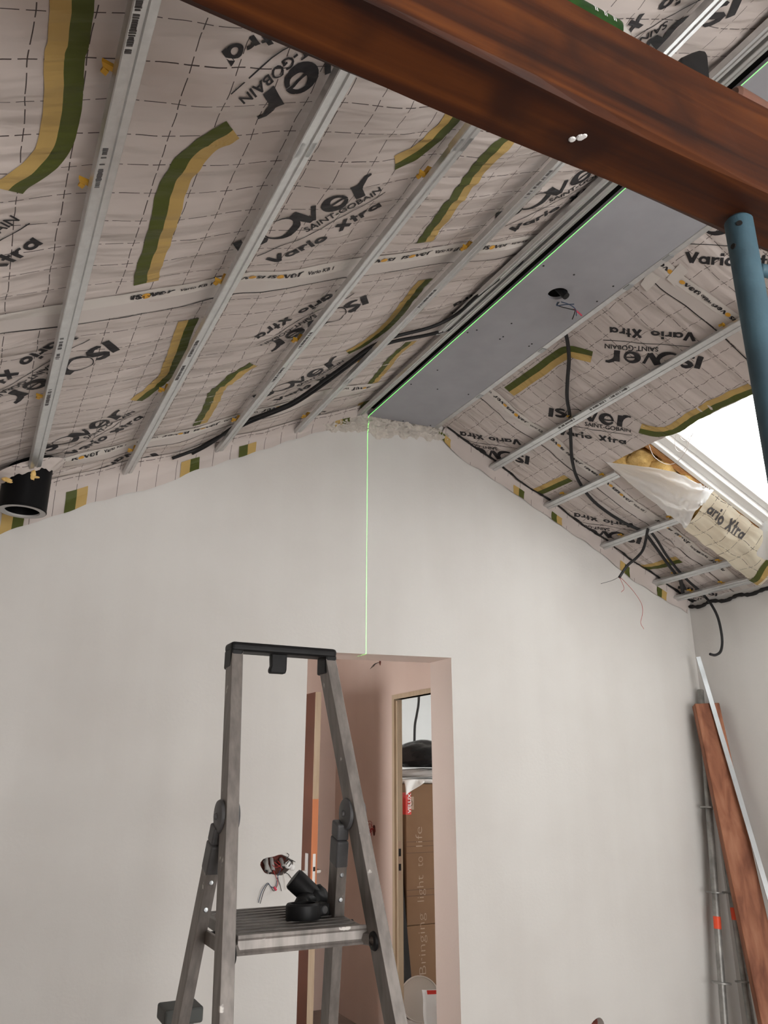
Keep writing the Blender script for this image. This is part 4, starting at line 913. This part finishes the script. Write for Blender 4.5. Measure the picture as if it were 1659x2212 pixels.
# rear legs and hinges
HZ = 1.455
hl = line_z(sl0, sl1, HZ); hr = line_z(sr0, sr1, HZ)
def rear(h, x, y):
    n = np.array([0, 1, lean]); Pl = h + np.array([0, .035, 0]); q = hit(x, y, Pl, n); return Pl, q
for (h, x0, y0, x1, y1) in ((hl, 462, 1840, 392, 2195), (hr, 732, 1840, 712, 2195)):
    Pl, _ = rear(h, x0, y0); a = hit(x0, y0, Pl, (0, 1, lean)); b = hit(x1, y1, Pl, (0, 1, lean))
    top_ = line_z(a, b, HZ - .02)
    leg = stile(line_z(a, b, HZ - .13), line_z(a, b, .015), .015, .028, 'rear_leg')
    for zz in (HZ - .16, HZ - .225):
        p = line_z(a, b, zz); mb = MB(); mb.lathe([(0, .004), (.005, .0035), (.007, 0)], p + np.array([0, -.0285, 0]), (0, -1, 0), 12); mb.build('rivet', 'steel_bright', tl, smooth='auto')
    # plastic hinge shroud
    d = (line_z(a, b, HZ - .14) - top_); d /= np.linalg.norm(d); ux = np.array([1., 0, 0]); uy = np.cross(ux, d)
    mb = MB(); P0 = line_z(a, b, HZ + .03)
    for k, (f0, f1, w0, w1) in enumerate(((.055, .10, .010, .012), (.10, .175, .012, .0165))):
        A0, A1 = P0 + d * f0, P0 + d * f1
        mb.sweep([(-.018, -w1 - .012), (.018, -w1 - .012), (.018, w1 + .010), (-.018, w1 + .010)], A0, A1, ux, uy)
    mb.build('hinge_shroud', 'grey_plastic', tl, bevel=.006, bseg=3)
    cx = h + np.array([-.022 if h is hl else -.022, .012, .012])
    for sx in (-1, 1):
        mb = MB(); mb.lathe([(0, .014), (.007, .014), (.009, .009), (.024, .008), (.039, .005), (.042, 0), (.042, -.004)], h + np.array([sx * .0195, .022, 0]), (sx, 0, 0), 28); mb.build('hinge_disc', 'grey_plastic', tl, smooth='auto')
# platform
PZ = 1.185
FLp, FRp, BRp, BLp = (np.array([*atZ(*p, PZ)[:2], PZ]) for p in ((512, 2021), (783, 1998), (692, 1950), (500, 1958)))
BLp = np.array([FLp[0] + .015, FLp[1] + (BRp[1] - FRp[1]) * .98, PZ]); 
mb = MB(); dn = np.array([0, 0, -.028]); mb.hexa([FLp + dn, FRp + dn, BRp + dn, BLp + dn, FLp, FRp, BRp, BLp]); mb.build('platform', 'aluminium_dark', tl, bevel=.004)
ed = (FRp - FLp) / np.linalg.norm(FRp - FLp)
for i in range(9):
    f = .08 + i * .105; a = FLp + (BLp - FLp) * f; b = FRp + (BRp - FRp) * f
    mb = MB(); mb.obox((a + b) / 2 + np.array([0, 0, .001]), (b - a) / 2 * .93, (0, .0016, 0), (0, 0, .0014)); mb.build('tread_rib', 'aluminium_dark', tl)
mb = MB(); nf = np.cross(ed, (0, 0, 1)); mb.sweep([(.0, .001), (-.010, .001), (-.012, -.006), (-.010, -.011), (-.012, -.030), (-.010, -.034), (-.014, -.038), (-.012, -.043), (0, -.043)], FLp, FRp + ed * .01, -nf, (0, 0, 1)); mb.build('platform_edge', 'aluminium', tl)
for P, st in ((FLp, line_z(sl0, sl1, PZ - .03)), (FRp, line_z(sr0, sr1, PZ - .03))):
    mb = MB(); mb.tube([P + np.array([0, .012, -.03]), st + np.array([0, 0, .0])], .017, 8); mb.build('platform_bracket', 'aluminium', tl)
    s_ = 1 if P is FLp else -1; mb = MB(); mb.lathe([(.012, .008), (.021, .006), (.024, 0)], st + np.array([s_ * .0165, 0, 0]), (s_, 0, 0), 18); mb.build('pivot_cap', 'black_plastic', tl, smooth='auto')
    mb = MB(); mb.obox(st + np.array([0, -.0315, -.02]), (.009, 0, 0), (0, .002, 0), (0, lean * .025, .025)); mb.build('stile_plug', 'black_plastic', tl, bevel=.006)
for k, (h, x0, y0, x1, y1, P) in enumerate(((hl, 462, 1840, 392, 2195, BLp), (hr, 732, 1840, 712, 2195, BRp))):
    Pl = h + np.array([0, .035, 0]); a = hit(x0, y0, Pl, (0, 1, lean)); b = hit(x1, y1, Pl, (0, 1, lean)); p = line_z(a, b, PZ - .03)
    Q = (FLp if k == 0 else FRp); mb = MB(); mid = (Q + P) / 2
    e0 = np.array([p[0] + (.017 if k == 0 else -.017), Q[1] + .02, PZ - .022]); e1 = np.array([p[0] + (.017 if k == 0 else -.017), p[1] + .01, PZ - .022])
    mb.sweep([(-.005, -.016), (.005, -.016), (.005, .016), (-.005, .016)], e0, e1, (1, 0, 0), (0, 0, 1)); mb.build('side_bar', 'aluminium', tl, bevel=.002)
    mb = MB(); mb.tube([e1 + np.array([0, -.02, 0]), (P[0], e1[1] - .02, e1[2])], .009, 8); mb.build('cross_pin', 'black_plastic', tl)
# lower steps (below the frame) and braces
for zz in (.90, .66, .42, .19):
    a = line_z(sl0, sl1, zz); b = line_z(sr0, sr1, zz); mb = MB(); mb.obox((a + b) / 2 + np.array([0, .03, 0]), (b - a) / 2 - np.array([.012, 0, 0]), (0, .04, 0), (0, 0, .014)); mb.build('step', 'aluminium', tl, bevel=.003)

# grey trestle plank end behind the ladder
q = atZ(357, 2184, .95); 
t = thing('work_trestle', (q[0], q[1] + .2, 0), 'low grey work trestle behind the left side of the ladder', 'trestle')
tx0, ty0 = q[0], q[1]; tx1 = atZ(470, 2184, .95)[0]
mb = MB(); mb.box(tx0, tx1 - .02, ty0, ty0 + .10, .91, .95); mb.build('top_plate', 'dark_plate', t, bevel=.006)
for x in (tx0 + .03, tx1 - .05):
    for y in (ty0 + .02, ty0 + .08): mb = MB(); mb.tube([(x, y, .915), (x, y, 0)], .010, 8); mb.build('leg', 'galvanised_old', t)

# black bracket with ring clamp on the platform
pc = atZ(650, 1975, PZ); bx_, by_ = float(pc[0]), float(pc[1])
t = thing('clamp_bracket', (bx_, by_, PZ), 'black plastic bracket with ring clamp lying on the ladder platform', 'bracket')
rc = np.array(atZ(655, 1968, PZ + .022))
mb = MB(); mb.lathe([(.034, -.020), (.046, -.020), (.0475, -.015), (.0475, .015), (.044, .020), (.034, .020), (.034, -.020)], rc, (0, .04, 1), 32); mb.build('ring', 'black_plastic', t, smooth='auto')
mb = MB(); mb.obox(rc + np.array([.056, .012, 0]), (.018, .006, 0), (-.006, .018, 0), (0, 0, .016)); mb.build('clamp_ear', 'black_plastic', t, bevel=.005)
mb = MB(); mb.lathe([(0, .003), (.009, .003), (.011, .0)], rc + np.array([.060, -.007, 0]), (.3, -1, 0), 14); mb.build('screw', 'grey_plastic', t)
ball = np.array(atY(683, 1944, rc[1] + .085)); tb0 = ball; tb1 = np.array(atY(633, 1897, rc[1] + .105))
mb = MB(); mb.tube(spline([rc + np.array([.012, .040, .004]), rc + np.array([.022, .058, .012]), ball], 6), [.022] * 6 + [.025] * 6 + [.028], 14); mb.build('neck', 'black_plastic', t, smooth=True)
mb = MB(); lump(mb, ball, (.036, .036, .036), 91); mb.build('knuckle', 'black_plastic', t, smooth=True)
mb = MB(); dv = (tb1 - tb0) / np.linalg.norm(tb1 - tb0); Lg = np.linalg.norm(tb1 - tb0); mb.lathe([(.030, 0), (.031, Lg - .006), (.028, Lg), (.020, Lg + .001), (0, Lg + .001)], tb0, dv, 28); mb.build('tube', 'black_plastic', t, smooth='auto')

# ------------------------------------------------------------------ wires in the wall hole
t = thing('junction_wires', (hc[0], D, hc[1]), 'tangle of conduits and wires in the wall hole behind the ladder', 'wires')
for k, (x0, y0, x1, y1) in enumerate(((572, 1860, 583, 1885), (586, 1855, 590, 1880), (607, 1856, 612, 1872), (575, 1855, 576, 1880))):
    mb = MB(); mb.tube([np.array(atY(x0, y0, D + .045)), np.array(atY(x1, y1, D - .004))], .009, 12); mb.build('conduit', 'conduit_grey', t, smooth='auto')
    mb = MB(); e = np.array(atY(x1, y1, D - .005)); mb.lathe([(0, 0), (.0065, 0), (.0065, .003)], e, (0, -1, 0), 10); mb.build('conduit_mouth', 'void_dark', t)
wr = [('wire_black', [(600, 1880), (601, 1900), (605, 1912), (608, 1925)]), ('wire_blue', [(607, 1875), (600, 1895), (596, 1915)]), ('wire_red', [(590, 1880), (600, 1905), (596, 1920)]),
      ('wire_blue', [(596, 1920), (585, 1915), (578, 1908), (566, 1925), (558, 1950)]), ('wire_black', [(596, 1922), (590, 1924), (580, 1910), (570, 1925), (562, 1952)]),
      ('wire_black', [(612, 1865), (622, 1855), (630, 1862), (624, 1872)]), ('wire_black', [(615, 1860), (624, 1848), (620, 1843)]), ('wire_black', [(618, 1868), (628, 1858), (638, 1862)]),
      ('wire_white', [(612, 1885), (616, 1905), (617, 1922)]), ('wire_black', [(613, 1884), (622, 1888), (630, 1898)]), ('wire_red', [(588, 1868), (596, 1874), (606, 1868), (600, 1860)]), ('wire_red', [(592, 1862), (602, 1870), (610, 1876)])]
for m, P in wr:
    mb = MB(); mb.tube(spline([np.array(atY(x, y, D - .012 - .004 * (i % 2))) for i, (x, y) in enumerate(P)], 6), .0016, 5); mb.build('wire', m, t, smooth=True)
mb = MB(); mb.tube([np.array(atY(592, 1916, D - .014)), np.array(atY(597, 1923, D - .014))], .005, 8); mb.build('connector', 'connector_pink', t)
for x, y, rr_ in ((623, 1868, .016), (632, 1874, .012)):
    mb = MB(); lump(mb, np.array(atY(x, y, D - .004)), (rr_, .006, rr_ * 1.1), int(x)); mb.build('plaster_dab', 'paper_white', t, smooth=True)

# ------------------------------------------------------------------ lengths leaning in the corner
def leaning(x0, y0, Y0, x1, y1, Y1):
    a = np.array(atY(x0, y0, Y0)); b = np.array(atY(x1, y1, Y1)); return a, line_z(a, b, .0)
# brown plank
a, b = leaning(1524, 1522, 3.585, 1640, 2060, 3.36)
d = (b - a) / np.linalg.norm(b - a); fx = np.array([1., -.62, 0]); fx -= d * (fx @ d); fx /= np.linalg.norm(fx); fy = np.cross(d, fx)
mb = MB(); mb.sweep([(-.075, -.035), (.075, -.035), (.075, .035), (-.075, .035)], a, b + d * 0, fx, fy)
plank = tag(mb.build('timber_plank', 'plank_wood', bevel=.004), 'thick reddish-brown timber plank leaning in the room corner', 'timber')
# bright steel strip in front of it
a2, b2 = leaning(1508, 1419, 3.60, 1652, 1905, 3.30)
d2 = (b2 - a2) / np.linalg.norm(b2 - a2); gx = np.array([1., -.6, 0]); gx -= d2 * (gx @ d2); gx /= np.linalg.norm(gx); gy = np.cross(d2, gx)
mb = MB(); mb.sweep([(-.014, -.003), (.014, -.003), (.014, .003), (-.014, .003)], a2, b2, gx, gy); mb.build('steel_strip', 'steel_bright')
tag(bpy.data.objects['steel_strip'], 'long bright steel strip leaning in front of the brown plank', 'metal strip')
def post(name, x0, y0, Y0, x1, y1, Y1, discs, red, label):
    a, b = leaning(x0, y0, Y0, x1, y1, Y1); t = thing(name, b, label, 'scaffold post', 'galvanised scaffold posts in the corner')
    d = (b - a) / np.linalg.norm(b - a)
    mb = MB(); mb.tube([a, a + d * .004, b], [.018, .020, .020], 16); mb.build('tube', 'galvanised_old', t, smooth='auto')
    for yy in discs:
        s = line_z(a, b, 0); lo_, hi_ = 0., 1.
        for _ in range(40):
            m_ = (lo_ + hi_) / 2; p = a + (b - a) * m_; q = p - CAM; py = IMH / 2 - FPX * (q @ UP) / (q @ FW)
            if py < yy: lo_ = m_
            else: hi_ = m_
        mb = MB(); mb.lathe([(.02, -.004), (.052, -.004), (.052, .004), (.02, .004)], a + (b - a) * lo_, d, 20); mb.build('collar_disc', 'galvanised_old', t, smooth='auto')
    lo_, hi_ = 0., 1.
    for _ in range(40):
        m_ = (lo_ + hi_) / 2; p = a + (b - a) * m_; q = p - CAM; py = IMH / 2 - FPX * (q @ UP) / (q @ FW)
        if py < red: lo_ = m_
        else: hi_ = m_
    p = a + (b - a) * lo_; mb = MB(); mb.tube([p - d * .032, p + d * .032], .0209, 16); mb.build('red_band', 'red_tape', t, smooth='auto')
post('scaffold_post', 1513, 1490, 3.655, 1560, 2140, 3.58, (1745, 1928, 2123), 1993, 'galvanised scaffold post nearest the wall corner, with a red band')
post('scaffold_post', 1531, 1600, 3.66, 1612, 2140, 3.50, (1928, 2121), 1974, 'galvanised scaffold post half hidden behind the brown plank')

# ------------------------------------------------------------------ behind the doorway
LX = 2.035; LY0, LY1 = 4.98, 5.72; LZ = 2.095
t = thing('door_leaf', (LX, LY1, .01), 'open brown door leaf with pale wooden edge inside the corridor', 'door leaf')
mb = MB(); mb.box(LX, LX + .034, LY0 + .004, LY1, .012, LZ); mb.build('panel', 'door_brown', t)
mb = MB(); mb.box(LX + .001, LX + .041, LY0, LY0 + .004, 1.42, LZ); mb.build('edge_strip', 'pale_wood', t)
mb = MB(); mb.box(LX + .001, LX + .041, LY0, LY0 + .004, .86, 1.42); mb.build('edge_strip', 'door_orange', t)
mb = MB(); mb.box(LX + .001, LX + .041, LY0, LY0 + .004, .012, .86); mb.build('edge_strip', 'pale_wood', t)
mb = MB(); mb.box(LX + .034, LX + .041, LY0 + .004, LY1, .012, LZ); mb.build('veneer', 'frame_beige', t)
zh = .985
mb = MB(); mb.box(LX + .012, LX + .030, LY0 - .003, LY0 + .001, zh - .11, zh + .11); lk = mb.build('lock_plate', 'white_plastic', t, bevel=.001)
mb = MB(); mb.box(LX + .014, LX + .028, LY0 - .005, LY0 - .002, zh + .01, zh + .035); mb.build('latch', 'void_dark', lk)
mb = MB(); mb.box(LX - .008, LX, LY0 + .04, LY0 + .085, zh - .11, zh + .11); hp = mb.build('handle_plate', 'conduit_grey', t, bevel=.003)
mb = MB(); mb.tube([(LX + .04, LY0 + .06, zh), (LX + .085, LY0 + .06, zh), (LX + .092, LY0 + .075, zh), (LX + .092, LY0 + .16, zh)], .010, 10); mb.build('lever_handle', 'white_plastic', t, smooth=True)
mb = MB(); mb.tube([(LX, LY0 + .06, zh), (LX - .05, LY0 + .06, zh), (LX - .055, LY0 + .16, zh)], .010, 10); mb.build('lever_handle', 'white_plastic', t, smooth=True)
# casing on the corridor end wall
t = tag(bpy.data.objects.new('trim_2', None), 'beige door casing on the corridor end wall', kind='structure'); COL.objects.link(t); t.location = (2.2, YC1, 0)
for x0, x1, dpt in ((2.09, 2.16, .03), (2.16, 2.33, .012), (2.33, 2.345, .02)):
    mb = MB(); mb.box(x0, x1, YC1 - dpt, YC1, 0, 2.12); mb.build('casing_board', 'frame_beige', t)
mb = MB(); mb.box(1.5, 2.345, YC1 - .02, YC1, 2.12, 2.14); mb.build('head_board', 'frame_beige', t)

# wall openings with red wires in the corridor wall
def wire_hole(x, y, label, n, s, up=False):
    c = np.array(atX(x, y, XC)); t = thing('socket_hole', c, label, 'wires')
    mb = MB(); lump(mb, c + np.array([.004, 0, 0]), (.008, .026 * s, .040 * s), 5 + n); mb.build('hole_edge', 'brick_red', t, smooth=True)
    for i in range(n):
        P = [c + np.array([-.004, 0, .01])] + [c + np.array([-.02 - .01 * R_.random(), R_.uniform(-.02, .07) * s, R_.uniform(-.055, .05) * s]) for _ in range(4)]
        if up: P = [c, c + np.array([-.02, .03 + .012 * i, -.01]), c + np.array([-.03, .05 + .025 * i, -.03 - .005 * i])]
        mb = MB(); mb.tube(spline(P, 6), .0018, 5); mb.build('wire', 'wire_red' if not up else 'wire_black', t, smooth=True)
wire_hole(808, 1793, 'ragged wall hole with curled red wires in the pink corridor wall', 6, 1.)
wire_hole(821, 1430, 'small hole with wires at the top of the pink corridor wall', 3, .7, True)

# storage in the room beyond
def bxp(x, y, Y): return np.array(atY(x, y, Y))
BY = 5.45; bl_ = bxp(876, 1700, BY); br_ = bxp(960, 1700, BY); bz0 = 0.; 
t = thing('cardboard_box', (bl_[0] + .3, BY + .2, 0), 'tall brown cardboard box with handwriting in the far room', 'box')
bw0, bw1 = bl_[0], br_[0] + .12; bt = bxp(900, 1693, BY)[2]
for zz0, zz1, nm in ((0, .55, 'lower_carton'), (.552, bt, 'carton')):
    mb = MB(); mb.box(bw0, bw1, BY, BY + .4, zz0, zz1); mb.build(nm, 'cardboard', t, bevel=.006)
for yy in (1818, 1828, 1842, 1922, 1935):
    z = bxp(900, yy, BY)[2]; mb = MB(); mb.box(bw0, bw1, BY - .0015, BY, z - .002, z + .002); mb.build('crease', 'cardboard_line', t)
# hand lettering up the side of the box
c0_ = bxp(917, 2104, BY); c1_ = bxp(908, 1786, BY); ln = c1_ - c0_; 
def hw(s, tq): return c0_ + ln * s + np.array([-tq, -.003 - 0 * s, 0])
mb = MB(); put_text(mb, 'Bringing', 0, .40, -.012, .06, hw, -.018, 0); put_text(mb, 'light', .48, .66, -.012, .06, hw, -.018); put_text(mb, 'to', .72, .79, -.012, .06, hw, -.018); put_text(mb, 'life', .86, 1.0, -.012, .06, hw, -.018)
mb.build('handwriting', 'chalk', t)
z0 = bxp(862, 1755, BY)[2]; z1 = bxp(862, 1712, BY)[2]
mb = MB(); mb.box(bw0 - .0015, bw0 + .045, BY - .003, BY + .05, bxp(868, 1760, BY)[2], bxp(868, 1712, BY)[2]); lb = mb.build('red_label', 'red_print', t)
la = np.array([bw0 + .012, BY - .0045, bxp(868, 1757, BY)[2]]); lz = bxp(868, 1714, BY)[2] - la[2]
mb = MB(); put_text(mb, 'VELUX'[::1] if False else 'VELUX', 0, 1, 0, 1, lambda s, tq: la + np.array([.030 - .030 * tq * .9, 0, lz * s]), .02); mb.build('label_lettering', 'paper_white', lb, recalc=False)
p = bxp(886, 1735, BY); mb = MB(); mb.box(p[0] - .03, p[0] + .03, BY - .002, BY, p[2] - .045, p[2] + .045); st = mb.build('sticker', 'chalk', t)
mb = MB(); mb.lathe([(.018, 0), (.022, 0), (.022, .001), (.018, .001)], (p[0], BY - .003, p[2]), (0, -1, 0), 20); mb.build('sticker_ring', 'cardboard_line', st)
# dark boards beside the box
a = bxp(858, 1720, BY + .05)
mb = MB(); mb.hexa([(a[0] + .01, BY - .1, 0), (a[0] + .05, BY - .1, 0), (a[0] + .05, BY + .3, 0), (a[0] + .01, BY + .3, 0), (a[0] - .06, BY + .05, 1.45), (a[0] - .02, BY + .05, 1.45), (a[0] - .02, BY + .3, 1.45), (a[0] - .06, BY + .3, 1.45)])
tag(mb.build('dark_board', 'void_dark'), 'dark board leaning beside the cardboard box', 'board')
def crumple(cx, cy, cz, rx, ry, rz, seed, name, m, label, cat):
    mb = MB(); rr = random.Random(seed); bm = bmesh.new(); bmesh.ops.create_icosphere(bm, subdivisions=4, radius=1); ph = [rr.uniform(0, 6) for _ in range(6)]; vv = []
    for v in bm.verts:
        x, y, z = v.co; k = 1 + .12 * abs(math.sin(4 * x + 3 * y + ph[0])) + .10 * abs(math.sin(7 * z - 5 * x + ph[1])) + .06 * abs(math.sin(13 * y + 9 * z + ph[2]))
        zz = z * rz * k; zz = max(zz, -.85 * rz); vv.append((cx + x * rx * k, cy + y * ry * k, cz + zz))
    bm.verts.index_update(); mb.add(vv, [tuple(v.index for v in f.verts) for f in bm.faces]); bm.free(); return tag(mb.build(name, m, smooth=True), label, cat)
pc = bxp(912, 1688, BY + .1); crumple(pc[0] + .05, BY + .14, bt + .018, .30, .14, .019, 3, 'crumpled_paper', 'paper_white', 'crumpled white paper sheet on top of the cardboard box', 'paper')
p = bxp(872, 1700, BY - .02)
mb = MB().grid(lambda u, v: np.array([bw0 - .02 + .16 * u + .01 * v, BY - .012 - .01 * math.sin(6 * u + 3 * v) - .01 * v, bt + .03 - v * (.09 * (1 - u) + .02)]), list(np.linspace(0, 1, 12)), list(np.linspace(0, 1, 8))); tag(mb.build('paper_corner', 'paper_white', smooth=True, recalc=False, solid=.002), 'white paper corner hanging over the box edge', 'paper')
pb = bxp(915, 1640, BY + .12); crumple(pb[0] + .06, BY + .16, bt + .205, .24, .15, .10, 11, 'black_bag', 'bag_black', 'shiny black plastic bag heaped on top of the cardboard box', 'bag')
crumple(pb[0] + .02, BY + .16, bt + .072, .28, .14, .034, 21, 'grey_cloth', 'conduit_grey', 'grey padding between black bag and white paper', 'cloth')
cable('hanging_cable', [np.array([bxp(905, 1482, 5.9)[0], 5.9, 2.6]), bxp(905, 1482, 5.9), bxp(904, 1520, 5.9), bxp(900, 1545, 5.9), bxp(896, 1570, 5.9), bxp(895, 1618, 5.9)], .011, 'black_cable', 'black cable hanging against the pale blue wall of the far room')
# white bucket lying on its side and a red and white bag
WY = 4.95; c = bxp(907, 2158, WY); e = bxp(907, 2108, WY); rad = float(e[2] - c[2])
mb = MB(); axd = np.array([-.45, -.85, .18]); mb.lathe([(0, -.004), (rad * .93, -.004), (rad * .95, .006), (rad, .006), (rad, -.02), (rad * .93, -.03), (rad * .8, -.36), (0, -.36)], c, axd, 40)
tag(mb.build('white_bucket', 'bin_white', smooth='auto'), 'white plastic bucket lid facing out at the foot of the far doorway', 'bucket')
p = bxp(928, 2180, WY - .12); t = thing('plaster_bag', (p[0] + .05, WY - .12, 0), 'white and red plaster bag by the white bucket', 'bag')
zt = bxp(928, 2135, WY - .12)[2]
mb = MB().grid(lambda u, v: np.array([p[0] - .03 + .2 * u - .03 * v * (1 - u), WY - .13 - .05 * math.sin(math.pi * u) - .008 * math.sin(9 * v + 5 * u), zt * v]), list(np.linspace(0, 1, 14)), list(np.linspace(0, 1, 20))); mb.build('sack', 'paper_white', t, smooth=True, recalc=False, solid=.01)
mb = MB().grid(lambda u, v: np.array([p[0] - .03 + .2 * u - .03 * v * (1 - u), WY - .137 - .05 * math.sin(math.pi * u) - .008 * math.sin(9 * v + 5 * u), zt * v]), list(np.linspace(.1, 1, 12)), list(np.linspace(.93, 1, 5))); mb.build('red_top', 'red_print', t, smooth=True, recalc=False)
mb = MB().grid(lambda u, v: np.array([p[0] - .03 + .2 * u - .03 * v * (1 - u), WY - .137 - .05 * math.sin(math.pi * u) - .008 * math.sin(9 * v + 5 * u), zt * v]), list(np.linspace(.45, .75, 6)), list(np.linspace(.3, .8, 9))); mb.build('red_panel', 'red_print', t, smooth=True, recalc=False)
